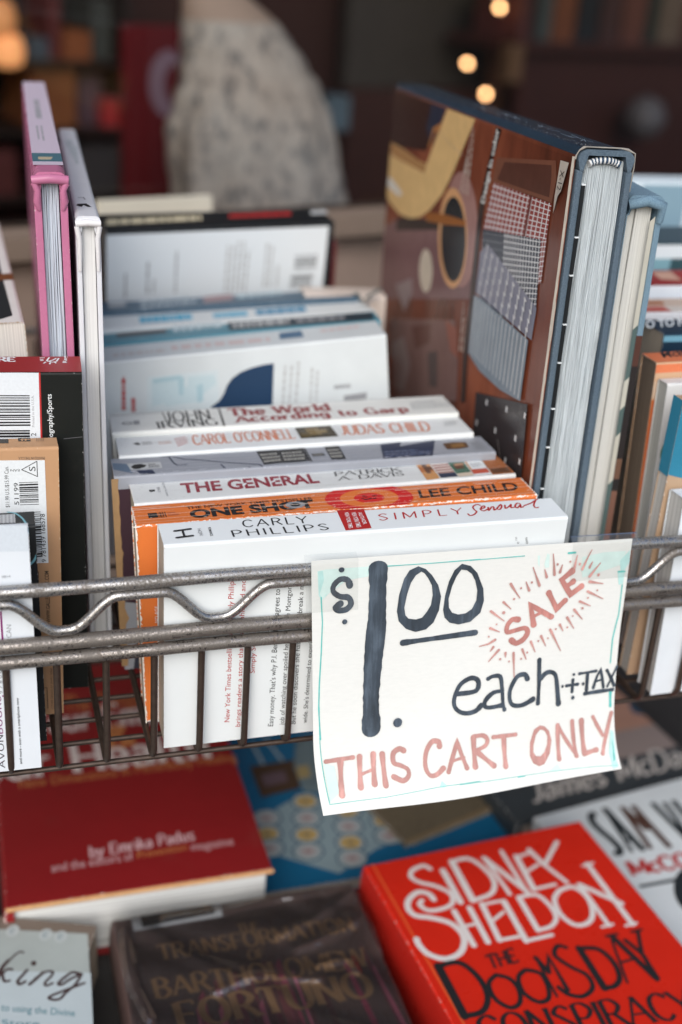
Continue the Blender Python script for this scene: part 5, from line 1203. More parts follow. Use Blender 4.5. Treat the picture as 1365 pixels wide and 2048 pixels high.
# ------------------------------------------------------------------ hand-lettered price sheet taped to the rails
VS = [0, 0.2, 0.4, 0.6, 0.75, 0.88, 1]
SL = [(0.1171, -0.0046, 0.08875), (0.11827, -0.006, 0.06647), (0.11916, -0.0085, 0.04406), (0.11978, -0.012, 0.02161), (0.12012, -0.016, 0.00521), (0.12146, -0.0205, -0.00867), (0.12315, -0.026, -0.02041)]
SR = [(0.25904, -0.0046, 0.08801), (0.25948, -0.006, 0.06574), (0.25912, -0.0085, 0.04471), (0.25915, -0.012, 0.02369), (0.25906, -0.016, 0.00706), (0.26016, -0.0205, -0.00665), (0.26152, -0.026, -0.01649)]
def samp(rows, v):
    v = min(max(v, 0), 1)
    i = max(k for k in range(len(VS) - 1) if VS[k] <= v + 1e-9)
    t = (v - VS[i]) / (VS[i + 1] - VS[i])
    P = [rows[max(i - 1, 0)], rows[i], rows[i + 1], rows[min(i + 2, len(rows) - 1)]]
    return [.5 * (2 * P[1][a] + (P[2][a] - P[0][a]) * t + (2 * P[0][a] - 5 * P[1][a] + 4 * P[2][a] - P[3][a]) * t * t + (3 * P[1][a] - P[0][a] - 3 * P[2][a] + P[3][a]) * t ** 3) for a in range(3)]
def sheet(u, v, lift=0.0):
    a, b_ = samp(SL, v), samp(SR, v)
    return (a[0] + (b_[0] - a[0]) * u, a[1] + (b_[1] - a[1]) * u - .0022 * math.sin(math.pi * min(max(u, 0), 1)) * v - .0005 * math.sin(u * 9 + v * 4) * v - lift, a[2] + (b_[2] - a[2]) * u)
sign = thing("price_sign", "white hand lettered 1.00 each sale sheet taped to the front of the wire basket", "price sign", Matrix.Translation(sheet(.5, 1)))
def spart(mb, name):
    o = mb.build(name); o.parent = sign; o.matrix_parent_inverse = sign.matrix_world.inverted(); return o
m, n, l, pp = new_mat("marker_paper")
v = ocoord(n); f = noise(n, l, 700, 4, v, .6, (.4, 1, 1.6)); g = noise(n, l, 30, 4, v)
col = mixc(n, l, f, (.66, .685, .67), (.76, .78, .76)); col = mixc(n, l, math_(n, l, 'MULTIPLY', g, .16), col, (.72, .68, .60))
l.new(col, pp.inputs['Base Color']); pp.inputs['Roughness'].default_value = .65; bump(n, l, pp, f, .15, .0002)
sb = MB()
NU, NV_ = 40, 36
vs = [sheet(i / NU, j / NV_) for j in range(NV_ + 1) for i in range(NU + 1)] 
sb.add(vs, [(j * (NU + 1) + i, j * (NU + 1) + i + 1, (j + 1) * (NU + 1) + i + 1, (j + 1) * (NU + 1) + i) for j in range(NV_) for i in range(NU)], m, True)
def marker(c, var=.5):
    key = ('marker', c)
    if key in MATS: return MATS[key]
    m, n, l, p_ = new_mat("marker_ink"); v = ocoord(n)
    f = noise(n, l, 260, 5, v, .6, (1.6, 1, .12)); g = noise(n, l, 60, 4, v); k = math_(n, l, 'ADD', math_(n, l, 'MULTIPLY', f, .6), math_(n, l, 'MULTIPLY', g, .4))
    l.new(ramp(n, l, k, ((.36, tuple(x * (1 - var) for x in c)), (.52, c), (.66, tuple(min(1, x * (1 + var * 1.6) + .012) for x in c)))), p_.inputs['Base Color'])
    p_.inputs['Roughness'].default_value = .6; MATS[key] = m
    return m
SIGN_AR = 0.7899                         # sheet height over width: strokes are laid out in width units
SP = Print(sb, lambda a, b_, z: sheet(a, b_ / SIGN_AR, z + .00012))
INK1 = marker((.044, .062, .084)); INK2 = marker((.46, .20, .175), .22); INK3 = marker((.50, .265, .24), .18); TEAL = ink((.12, .50, .47), .6, .3, 400); PTEAL = ink((.60, .76, .73), .6, .12, 200); PT2 = ink((.45, .70, .68), .6, .2, 200)
def dens(pts, d=.02):
    out = [pts[0]]
    for a, b_ in zip(pts[:-1], pts[1:]):
        k = max(1, int(math.hypot(b_[0] - a[0], b_[1] - a[1]) / d))
        out += [(a[0] + (b_[0] - a[0]) * i / k, a[1] + (b_[1] - a[1]) * i / k) for i in range(1, k + 1)]
    return out
rs = random.Random(3)
def pen(pts, w, m, smooth=False, taper=False):
    q = dens(cat(pts) if smooth else pts, .012)
    nn = len(q); ww = []
    for i in range(nn):
        t = i / max(1, nn - 1)
        k = 1 + .10 * math.sin(t * 7 + w * 900) + rs.uniform(-.05, .05) + (.16 if (t < .06 or t > .94) and not taper else 0)
        if taper: k *= 1.15 - .75 * t
        ww.append(w * k)
    SP.faces(ribbon(q, ww, False, True), m)
for q, w in [([(0.0169, 0.0437), (0.0421, 0.0395), (0.1697, 0.0394), (0.1663, 0.0698), (0.1038, 0.076), (0.049, 0.1094), (0.0307, 0.1249), (0.0199, 0.1141)], 1), ([(0.0187, 0.0439), (0.0331, 0.043), (0.0382, 0.0987), (0.0435, 0.1123), (0.0271, 0.1229), (0.0207, 0.1108)], 2), ([(0.1626, 0.066), (0.1678, 0.0349), (0.1992, 0.0309), (0.1993, 0.0459), (0.1697, 0.0444)], 2), ([(0.837, 0.0593), (0.9085, 0.0489), (0.9821, 0.0504), (0.9755, 0.0903), (0.8721, 0.1141), (0.8442, 0.1191), (0.8363, 0.0878)], 1), ([(0.9656, 0.0791), (0.9961, 0.0473), (0.9995, 0.0849), (0.9829, 0.1116), (0.9719, 0.1073)], 2), ([(0.962, 0.1101), (0.9871, 0.1119), (0.9864, 0.1481), (0.9721, 0.1509)], 2), ([(0.6892, 0.0447), (0.6969, 0.0432), (0.698, 0.0786), (0.6923, 0.0712)], 1), ([(0.7132, 0.0726), (0.7201, 0.0387), (0.7283, 0.0435), (0.7299, 0.0824), (0.7182, 0.0834)], 1), ([(0.9833, 0.6434), (0.9944, 0.6536), (0.9885, 0.7455), (0.9923, 0.7722), (0.9694, 0.78), (0.968, 0.7209)], 2), ([(0.9864, 0.6613), (0.9907, 0.6664), (0.9863, 0.7407), (0.9771, 0.7531)], 3), ([(0.75, 0.7422), (0.7818, 0.7265), (0.7912, 0.7471), (0.7581, 0.748)], 1), ([(0.3757, 0.7374), (0.386, 0.72), (0.3982, 0.7324), (0.3924, 0.7393)], 2), ([(0.0268, 0.6275), (0.0582, 0.6395), (0.0625, 0.7207), (0.0292, 0.7422)], 1)]: SP.poly(q, {1: PTEAL, 2: PT2, 3: TEAL}[w])
for q, w in [([(0.0271, 0.1179), (0.0302, 0.1916), (0.0259, 0.2876), (0.0196, 0.3815), (0.0172, 0.4591), (0.0218, 0.5512)], 0.00357), ([(0.0185, 0.45), (0.0193, 0.5519), (0.0236, 0.6853), (0.0264, 0.7456)], 0.00252), ([(0.0256, 0.7493), (0.2011, 0.7481), (0.3782, 0.7358), (0.5089, 0.7358)], 0.00168), ([(0.4419, 0.7372), (0.6199, 0.7416), (0.7584, 0.7467), (0.8981, 0.7551), (0.9865, 0.7651)], 0.00168), ([(0.984, 0.1519), (0.9863, 0.2534), (0.9752, 0.3373), (0.9747, 0.4221)], 0.00423), ([(0.9826, 0.5224), (0.985, 0.5668)], 0.00847), ([(0.2216, 0.0424), (0.3648, 0.0434), (0.5055, 0.0419)], 0.00278), ([(0.4743, 0.0432), (0.6462, 0.0414)], 0.00269), ([(0.7895, 0.0428), (0.8113, 0.0424)], 0.00616), ([(0.9641, 0.1103), (0.987, 0.1112)], 0.00462), ([(0.6378, 0.7438), (0.6608, 0.7445)], 0.00336)]: pen(q, w, TEAL)
for o_, i_ in [([(0.3156, 0.0501), (0.2894, 0.0604), (0.2731, 0.0842), (0.2593, 0.1273), (0.2537, 0.1757), (0.2603, 0.2079), (0.2834, 0.2339), (0.3129, 0.2467), (0.3458, 0.2418), (0.3685, 0.2218), (0.3844, 0.1831), (0.3891, 0.1405), (0.3791, 0.1084), (0.3586, 0.0797), (0.3387, 0.0603)], [(0.3256, 0.0667), (0.3089, 0.0762), (0.2943, 0.0958), (0.2839, 0.1256), (0.2763, 0.1658), (0.2801, 0.1899), (0.2901, 0.2019), (0.3134, 0.2068), (0.3326, 0.2025), (0.3475, 0.1839), (0.3583, 0.1649), (0.3629, 0.1349), (0.359, 0.107), (0.3474, 0.0875), (0.3354, 0.0728)]), ([(0.4497, 0.0523), (0.4274, 0.0702), (0.4116, 0.1004), (0.4018, 0.1378), (0.3973, 0.1843), (0.4032, 0.2089), (0.4197, 0.2265), (0.4478, 0.2351), (0.4853, 0.2299), (0.5164, 0.203), (0.5256, 0.1645), (0.5213, 0.1275), (0.4994, 0.0826), (0.4773, 0.0609)], [(0.4487, 0.0699), (0.4342, 0.0883), (0.422, 0.1148), (0.4129, 0.1498), (0.4154, 0.1778), (0.426, 0.1948), (0.4461, 0.2026), (0.4697, 0.2006), (0.4889, 0.1881), (0.5012, 0.1609), (0.5025, 0.1308), (0.4936, 0.1025), (0.4827, 0.0846), (0.4663, 0.0729)])]: SP.ring(o_, i_, INK1)
for o_, i_ in [([(0.7331, 0.5948), (0.7119, 0.6044), (0.6953, 0.6432), (0.6905, 0.6864), (0.6983, 0.7113), (0.7168, 0.7235), (0.7364, 0.7194), (0.7603, 0.6895), (0.7711, 0.6467), (0.7649, 0.6163), (0.7493, 0.5999)], [(0.7327, 0.6075), (0.7179, 0.6216), (0.7064, 0.6535), (0.7036, 0.6751), (0.711, 0.6901), (0.7269, 0.6938), (0.7425, 0.6818), (0.7546, 0.6571), (0.7578, 0.6319), (0.7509, 0.6163), (0.7419, 0.6096)])]: SP.ring(o_, i_, INK3)
for q, w, s in [([(0.1105, 0.0894), (0.1038, 0.0753), (0.0837, 0.0718), (0.0644, 0.087), (0.0629, 0.1043), (0.0819, 0.1183), (0.1069, 0.1233), (0.1144, 0.1412), (0.1004, 0.1564), (0.079, 0.1578), (0.069, 0.1487), (0.0837, 0.1383)], 0.01666, 1), ([(0.1946, 0.0488), (0.1946, 0.0958), (0.1934, 0.2058), (0.1839, 0.323), (0.1782, 0.438), (0.1792, 0.5329)], 0.05394, 0), ([(0.275, 0.2777), (0.3863, 0.2725), (0.5033, 0.2665)], 0.01666, 0), ([(0.4555, 0.4586), (0.5122, 0.455), (0.5196, 0.4234), (0.4957, 0.4108), (0.461, 0.4291), (0.4436, 0.4694), (0.444, 0.4949), (0.4605, 0.5132), (0.4859, 0.5208), (0.5136, 0.5163), (0.5306, 0.5025)], 0.01428, 1), ([(0.5518, 0.4193), (0.5681, 0.413), (0.5919, 0.4175), (0.5993, 0.4585), (0.604, 0.5039), (0.6096, 0.5241)], 0.0126, 1), ([(0.5996, 0.466), (0.5706, 0.4687), (0.5449, 0.4894), (0.5445, 0.5068), (0.5631, 0.5117), (0.602, 0.5093)], 0.01344, 1), ([(0.6841, 0.4358), (0.6744, 0.4198), (0.6487, 0.4244), (0.6278, 0.4624), (0.6264, 0.4949), (0.6388, 0.514), (0.6697, 0.5181), (0.7064, 0.5052)], 0.01428, 1), ([(0.722, 0.3783), (0.725, 0.4579), (0.7246, 0.52)], 0.01344, 0), ([(0.7278, 0.4419), (0.7524, 0.4232), (0.7796, 0.4343), (0.79, 0.4848), (0.7971, 0.5315)], 0.01512, 1), ([(0.8218, 0.4804), (0.8625, 0.4806)], 0.00798, 0), ([(0.844, 0.4631), (0.8434, 0.5006)], 0.01008, 0), ([(0.8662, 0.4444), (0.9248, 0.4432)], 0.00924, 0), ([(0.895, 0.4483), (0.8951, 0.5011)], 0.01176, 0), ([(0.9194, 0.4978), (0.9307, 0.461), (0.9415, 0.4395), (0.9551, 0.5003)], 0.00924, 0), ([(0.9238, 0.4817), (0.9507, 0.4764)], 0.00588, 0), ([(0.9642, 0.4465), (0.993, 0.4998)], 0.01092, 0), ([(0.9989, 0.4371), (0.9836, 0.4741), (0.9693, 0.5001)], 0.00714, 0), ([(0.8899, 0.5127), (0.9893, 0.5129)], 0.01176, 0)]: pen(q, w, INK1, s)
for q, w, s in [([(0.6402, 0.236), (0.6222, 0.2343), (0.6076, 0.251), (0.6072, 0.2741), (0.6328, 0.2714), (0.6645, 0.2665), (0.6756, 0.2817), (0.6631, 0.3038), (0.6396, 0.3141), (0.6237, 0.3029)], 0.01617, 1), ([(0.694, 0.2585), (0.6775, 0.19), (0.7508, 0.2373)], 0.01617, 0), ([(0.6897, 0.2314), (0.7129, 0.2206)], 0.01001, 0), ([(0.7353, 0.1562), (0.7666, 0.2115), (0.7926, 0.1863)], 0.01694, 0), ([(0.8072, 0.0971), (0.7744, 0.1193), (0.809, 0.1675), (0.8431, 0.144)], 0.01694, 0), ([(0.7921, 0.1407), (0.8136, 0.1273)], 0.01463, 0)]: pen(q, w, INK2, s)
for q, w, s in [([(0.0336, 0.6211), (0.118, 0.6184)], 0.0126, 0), ([(0.0777, 0.6297), (0.0687, 0.7267)], 0.01596, 0), ([(0.1386, 0.6188), (0.1303, 0.7117)], 0.01512, 0), ([(0.1815, 0.6156), (0.1746, 0.707)], 0.01512, 0), ([(0.1405, 0.6724), (0.1771, 0.6619)], 0.00924, 0), ([(0.2099, 0.6186), (0.2085, 0.7139)], 0.01512, 0), ([(0.2782, 0.6149), (0.2641, 0.6084), (0.2447, 0.6202), (0.2433, 0.6483), (0.2629, 0.6586), (0.2839, 0.6733), (0.2838, 0.6946), (0.2642, 0.7066), (0.2374, 0.6922)], 0.01428, 1), ([(0.3927, 0.6133), (0.3911, 0.6004), (0.3701, 0.5976), (0.3486, 0.6266), (0.3411, 0.6709), (0.3517, 0.6995), (0.3752, 0.6989), (0.3969, 0.6823)], 0.01428, 1), ([(0.4121, 0.6962), (0.4507, 0.6065), (0.4736, 0.6913)], 0.01344, 0), ([(0.4319, 0.6622), (0.4674, 0.6561)], 0.00924, 0), ([(0.5047, 0.6005), (0.5015, 0.6912)], 0.01512, 0), ([(0.5071, 0.5969), (0.5356, 0.5972), (0.5503, 0.6107), (0.5422, 0.6289), (0.5101, 0.6398)], 0.0126, 1), ([(0.514, 0.6449), (0.5632, 0.6962)], 0.01512, 0), ([(0.5706, 0.6066), (0.6472, 0.6091)], 0.01176, 0), ([(0.6061, 0.6133), (0.6027, 0.7043)], 0.01428, 0), ([(0.7951, 0.6029), (0.7897, 0.7115)], 0.01344, 0), ([(0.7982, 0.6078), (0.8534, 0.7121)], 0.01176, 0), ([(0.847, 0.5978), (0.8488, 0.6678), (0.8513, 0.7105)], 0.01344, 0), ([(0.8801, 0.6003), (0.8809, 0.7045)], 0.01512, 0), ([(0.8801, 0.7085), (0.9241, 0.7022)], 0.01428, 0), ([(0.9214, 0.5938), (0.9535, 0.6567)], 0.01176, 0), ([(0.9881, 0.5898), (0.945, 0.7169)], 0.0126, 0)]: pen(q, w, INK3, s)
for q, w in [([(0.6079, 0.1199), (0.6407, 0.1642)], 0.00731), ([(0.5884, 0.1737), (0.6136, 0.1976)], 0.00731), ([(0.5493, 0.2), (0.5947, 0.2358)], 0.00731), ([(0.5508, 0.2556), (0.5812, 0.2704)], 0.00731), ([(0.5689, 0.2951), (0.5478, 0.3069), (0.5186, 0.3119)], 0.00731), ([(0.5641, 0.3184), (0.5549, 0.3311)], 0.00731), ([(0.5825, 0.33), (0.5503, 0.3632)], 0.00731), ([(0.6051, 0.342), (0.6057, 0.3548)], 0.00731), ([(0.6321, 0.3448), (0.6377, 0.4213)], 0.00731), ([(0.661, 0.3362), (0.6751, 0.3689)], 0.00731), ([(0.688, 0.3133), (0.7046, 0.3489)], 0.00731), ([(0.7215, 0.2988), (0.7392, 0.3331)], 0.00731), ([(0.7506, 0.2795), (0.792, 0.3553)], 0.00731), ([(0.7823, 0.2665), (0.7947, 0.2885)], 0.00731), ([(0.8047, 0.2441), (0.8317, 0.2845)], 0.00731), ([(0.826, 0.2194), (0.8579, 0.2561)], 0.00731), ([(0.8424, 0.1934), (0.8797, 0.2116)], 0.00731), ([(0.8656, 0.1616), (0.921, 0.1915)], 0.00731), ([(0.8682, 0.1313), (0.9146, 0.1404)], 0.00731), ([(0.8661, 0.1154), (0.8981, 0.0798)], 0.00731), ([(0.8628, 0.0896), (0.871, 0.0744)], 0.00731), ([(0.839, 0.0931), (0.8646, 0.0349)], 0.00731), ([(0.812, 0.0861), (0.818, 0.0502)], 0.00731), ([(0.7652, 0.0967), (0.771, 0.0765)], 0.00731), ([(0.7478, 0.1023), (0.7379, 0.0401)], 0.00731), ([(0.7226, 0.1073), (0.7146, 0.0865)], 0.00731), ([(0.701, 0.1297), (0.6756, 0.0771)], 0.00731), ([(0.6685, 0.1416), (0.6564, 0.1164)], 0.00731)]: pen(q, w, INK3 if w < .0085 else INK2, False, True)
for c, r_, k in [((0.5908, 0.2076), 0.00539, 0), ((0.6211, 0.1654), 0.00385, 0), ((0.6414, 0.1332), 0.00346, 0), ((0.6752, 0.1193), 0.00346, 0), ((0.7548, 0.0736), 0.00385, 0), ((0.796, 0.0686), 0.00346, 0), ((0.8283, 0.0779), 0.00385, 0), ((0.8956, 0.113), 0.00462, 0), ((0.8976, 0.1604), 0.00346, 0), ((0.8681, 0.1831), 0.00346, 0), ((0.8534, 0.2172), 0.00423, 0), ((0.8229, 0.2407), 0.00308, 0), ((0.8082, 0.2776), 0.00346, 0), ((0.7691, 0.2795), 0.00346, 0), ((0.7447, 0.3075), 0.00308, 0), ((0.7124, 0.3132), 0.00346, 0), ((0.6771, 0.347), 0.00346, 0), ((0.6578, 0.365), 0.00346, 0), ((0.6176, 0.3691), 0.00308, 0), ((0.5879, 0.3587), 0.00385, 0), ((0.5697, 0.2435), 0.00308, 0), ((0.5465, 0.2818), 0.00308, 0), ((0.0855, 0.041), 0.00873, 1), ((0.0949, 0.1924), 0.00793, 1), ((0.2612, 0.5235), 0.01428, 1), ((0.8062, 0.4781), 0.00462, 1), ((0.844, 0.4416), 0.00504, 1), ((0.8455, 0.5174), 0.0063, 1), ((0.8793, 0.48), 0.00504, 1)]:
    SP.poly([(c[0] + r_ * math.cos(i * .524), c[1] + r_ * math.sin(i * .524)) for i in range(12)], INK1 if k else INK3)
o = spart(sb, "sheet")
TAPE = clear((.985, .99, .985), .02, .16, .6, .03)
for u0, u1, v0, v1 in ((-.018, .135, -.014, .20), (.80, 1.022, -.016, .16)):
    tb = MB(); nn, mm_ = 8, 10; rt = random.Random(int(u0 * 100) + 5)
    vv = []
    for j in range(mm_ + 1):
        for i in range(nn + 1):
            u, w = u0 + (u1 - u0) * i / nn, v0 + (v1 - v0) * j / mm_
            q = sheet(u, max(w, 0), .0006 + rt.uniform(0, .00035)); q = (q[0], q[1] + (.0035 if w < 0 else 0), q[2] + (-w * .10 if w < 0 else 0)); vv.append(q)
    tb.add(vv, [(j * (nn + 1) + i, j * (nn + 1) + i + 1, (j + 1) * (nn + 1) + i + 1, (j + 1) * (nn + 1) + i) for j in range(mm_) for i in range(nn)], TAPE, True)
    spart(tb, "tape")

# ------------------------------------------------------------------ lower shelf with books lying flat
SHELF_Z = -.195
b = MB(); b.box((-.35, -.28, SHELF_Z - .012), (.75, .52, SHELF_Z), plain((.030, .028, .027), .7, .3, 14, name="dark_shelf"))
tag(b.build("lower_shelf"), "dark lower shelf of the cart, covered with books lying flat", "shelf")
LOW = "books lying on the lower shelf"

def flatbook(spec, label, cover, page=(.68, .67, .63), hard=True, spine_c=None, bevel=.0008, rough=.4, edge_c=None, inset=.003, round_=0.0, wear=.35):
    """Book lying flat; local x along the near edge, y away from the reader, z up; spine along x = 0."""
    O, yaw, w, ln, th = spec
    M = Matrix.Translation(O) @ Matrix.Rotation(R(yaw), 4, 'Z')
    root = thing("hardcover_book" if hard else "paperback_book", label, "book", M, LOW)
    mb = MB(); k = .0028 if hard else .0007; ins = inset if hard else .0004
    cm = card(cover, (w, ln, th), rough, wear)
    sm_ = card(spine_c, (w, ln, th), rough, wear) if spine_c else cm
    mb.box((0, 0, th - k), (w, ln, th), cm)
    mb.box((0, 0, 0), (w, ln, k), cm)
    if hard:
        pr_ = [(.0004 - .0022 * math.cos(R(q)), th / 2 + (th / 2 - .0003) * math.sin(R(q))) for q in range(-90, 91, 15)] + [(.004, th - .0003), (.004, .0003)]
        mb.extrude(pr_, 0, ln, sm_, 1, 1)
        if edge_c:
            mb.box((-.0002, -.0009, th - k - .0003), (w + .0008, .0016, th - .0004), plain(edge_c, .7, .25, 120)); 
    else: mb.box((-.0004, 0, 0), (.0004, ln, th), sm_)
    pb = MB(); pb.box((.004, ins, k + .0001), (w - ins, ln - ins, th - k - .0001), pages(page, 2, 900, .42)); pb.build("page_block", root)
    return root, mb, Print(mb, lambda a, b_, z: (a * .001, b_ * .001, th + z * 1.5))

root, mb, p = flatbook(((-0.00527, 0.09158, -0.195), -0.073, 0.14129, 0.225, 0.043), "maroon hardcover about emotions and health lying under the basket at the left", (.24, .013, .015), (.76, .78, .77), edge_c=(.52, .29, .13))
p.clip = (0, 400, 0, 400); OG = ink((.52, .20, .07)); CRM = ink((.66, .58, .55)); PK = ink((.62, .40, .42))
for t, T_, m, kw in (("The Complete Guide to", ((44.15, 169.88), (144.9, 165.52), (45.12, 188.98)), OG, {}), ("Your Emotions", ((20.96, 149.34), (141.28, 147.4), (21.83, 174.12)), CRM, dict(w=1.8, thin=1.1, serif=1.0)),
               ("&", ((66.35, 127.18), (84.75, 126.22), (65.71, 148.89)), OG, dict(w=2, thin=1.1)), ("Your Health", ((-29.76, 106.4), (128.01, 104.6), (-30.3, 135.85)), CRM, dict(w=1.8, thin=1.1, serif=1.0)),
               ("New Dimensions in Mind/Body Healing", ((12.1, 96.52), (142.41, 98.13), (11.98, 105.16)), OG, {}),
               ("by Emrika Padus", ((45.54, 28.89), (103.89, 31.67), (45.92, 37.9)), PK, dict(w=1.9, thin=1.2, serif=.8)), ("and the editors of", ((24.74, 21.66), (68.55, 22.38), (24.73, 28.44)), PK, {}), ("Prevention", ((70.78, 22.72), (98.36, 24.35), (71.02, 28.45)), OG, {}), ("magazine", ((100.64, 23.03), (124.39, 23.1), (101.19, 29.25)), PK, {})):
    p.text(t, T_, m, 'stroke' if kw else 'sans', **kw)
finish(root, mb, bevel=.0008)

root, mb, p = flatbook(((-0.16031, -0.06026, -0.195), -20.032, 0.14, 0.2, 0.033), "grey green book with brown border and script title at the lower left corner", (.20, .16, .13), (.52, .44, .34), hard=False, spine_c=(.2, .14, .1))
p.poly([(10.2, 185.93), (136.64, 193.52), (171.77, 73.04), (65.46, 61.0)], ink((.40, .45, .44), .5, .15, 40)); p.poly([(23.49, 155.88), (144.55, 168.16), (171.77, 73.04), (65.46, 61.0)], ink((.50, .58, .61), .5, .10, 40)); SCR = ink((.055, .030, .030))
for st, w in [([(108.11, 176.76), (106.69, 177.29), (104.67, 175.13), (102.61, 170.29), (101.11, 166.62), (99.8, 162.45)], 1.1), ([(102.43, 170.85), (100.86, 166.02), (100.6, 158.59)], 2.0), ([(105.95, 165.24), (103.75, 165.24), (102.29, 162.2), (103.53, 158.97), (104.96, 157.47), (106.8, 158.26)], 1.5), ([(113.32, 165.89), (111.85, 161.72), (110.87, 158.5), (112.31, 156.61), (114.52, 158.68)], 1.6), ([(115.08, 170.85), (115.36, 170.19)], 2.6), ([(121.35, 165.21), (119.29, 160.98), (117.12, 157.22)], 1.8), ([(118.66, 160.89), (122.5, 165.81), (125.98, 166.26), (126.0, 163.53), (124.2, 159.07), (125.42, 157.39), (127.85, 159.26)], 1.4), ([(140.34, 166.5), (135.77, 167.17), (132.92, 163.84), (130.71, 159.62), (132.49, 159.01), (135.62, 162.77), (139.71, 166.41)], 1.6), ([(140.34, 166.5), (139.01, 159.83), (135.75, 154.15), (134.18, 150.4), (131.5, 149.25), (128.72, 149.99), (129.55, 151.62), (134.21, 155.06), (143.02, 161.18)], 1.5)]: p.stroke(st, w, SCR, True)
for t, T_ in (("to using the Divine", ((108.39, 139.8), (143.76, 140.59), (107.56, 143.94))), ("Store", ((111.58, 131.29), (129.16, 132.87), (110.5, 134.69)))): p.text(t, T_, ink((.07, .22, .27)))
for c_ in [(98.45, 190.59), (115.74, 190.07), (123.62, 189.71)]: p.poly([(c_[0] + 3.4 * math.cos(i * .7), c_[1] + 4.2 * math.sin(i * .7)) for i in range(9)], ink((.48, .53, .53))); p.text("E", ((c_[0] - 1.3, c_[1] - 2), (c_[0] + 1.3, c_[1] - 2), (c_[0] - 1.3, c_[1] + 2)), ink((.22, .30, .34)))
finish(root, mb, bevel=.0005)

root, mb, p = flatbook(((0.04844, -0.12086, -0.195), 0.298, 0.13049, 0.2, 0.035), "dark brown novel with gold capitals, wrapped in clear plastic at the bottom centre", (.095, .060, .055), (.45, .40, .34), wear=.05)
p.clip = (1, 130.49 - 1, 0, 200.0 - .3); GLD = ink((.34, .20, .095), .45, .3, 90); rnd = random.Random(5)
for i in range(30):
    x = rnd.uniform(28, 138); y1 = 200.0 - rnd.uniform(40, 75); w_ = rnd.uniform(1, 3.2); cx_ = ink(rnd.choice(((.30, .045, .09), (.14, .03, .045), (.42, .11, .17), (.20, .05, .06), (.09, .03, .035))))
    p.poly([(x, y1 - 90), (x + w_ * 1.6, y1 - 90), (x + w_ - .1 * x + 6, y1), (x - .1 * x + 6, y1 - 4)], cx_)
for t, T_, a in (("THE", ((62.1, 176.48), (73.21, 176.12), (62.46, 182.94)), 1), ("TRANSFORMATION", ((20.02, 167.23), (122.35, 164.96), (19.66, 177.64)), 1), ("OF", ((63.03, 157.32), (71.79, 157.02), (63.54, 164.11)), 1), ("BARTHOLOMEW", ((14.27, 143.67), (122.05, 140.29), (13.76, 156.01)), 1), ("FORTUNO", ((22.27, 122.74), (118.9, 121.11), (21.24, 138.89)), 1)):
    p.text(t, T_, GLD, 'stroke', w=2.1, thin=.8, serif=1.2, track=1.1)
p.poly([(9.6, 200.04), (57.22, 201.37), (56.52, 190.19), (9.71, 189.83)], ink((.62, .66, .70))); p.poly([(14.25, 199.73), (52.76, 200.84), (52.85, 193.26), (14.61, 191.6)], BLK)
finish(root, mb, bevel=.0008)
wb = MB(); w_, l_, t_ = 130.49 * .001, 200.0 * .001, 0.035; RID = [[(25.99, 191.2), (77.41, 193.78), (125.86, 196.22)], [(81.83, 167.68), (106.52, 178.54), (126.6, 189.34)], [(90.15, 158.7), (116.06, 164.21), (127.87, 171.84)], [(96.95, 145.07), (112.79, 144.83), (113.29, 136.23)], [(4.95, 188.76), (3.78, 158.33), (8.71, 129.55)], [(128.9, 196.74), (129.62, 167.73), (130.49, 149.46)], [(42.0, 139.73), (65.57, 143.98), (94.26, 135.66)]]
rnd = random.Random(11); nx, ny = 100, 140; vv = []
def segd(p_, a_, c_):
    t = max(0, min(1, ((p_[0] - a_[0]) * (c_[0] - a_[0]) + (p_[1] - a_[1]) * (c_[1] - a_[1])) / ((c_[0] - a_[0]) ** 2 + (c_[1] - a_[1]) ** 2)))
    return math.hypot(p_[0] - a_[0] - t * (c_[0] - a_[0]), p_[1] - a_[1] - t * (c_[1] - a_[1]))
for j in range(ny + 1):
    for i in range(nx + 1):
        x, y = w_ * i / nx, l_ * j / ny
        h = .0014 + .0011 * math.sin(x * 90 + y * 60) * math.sin(y * 110 - x * 30) + .0010 * max(0, math.sin((x + y) * 70)) ** 6 + rnd.uniform(0, .00022)
        for k_, R_ in enumerate(RID):
            dd = min(segd((x * 1000, y * 1000), R_[i_], R_[i_ + 1]) for i_ in range(len(R_) - 1)); h += .0022 * math.exp(-(dd / (2.0 + .5 * (k_ % 3))) ** 2)
        vv.append((x, y, t_ + max(.0006, h)))
wb.add(vv, [(j * (nx + 1) + i, j * (nx + 1) + i + 1, (j + 1) * (nx + 1) + i + 1, (j + 1) * (nx + 1) + i) for j in range(ny) for i in range(nx)], clear((.97, .97, .96), .15, .14, .8, .015), True)
wb.build("plastic_wrap", root)

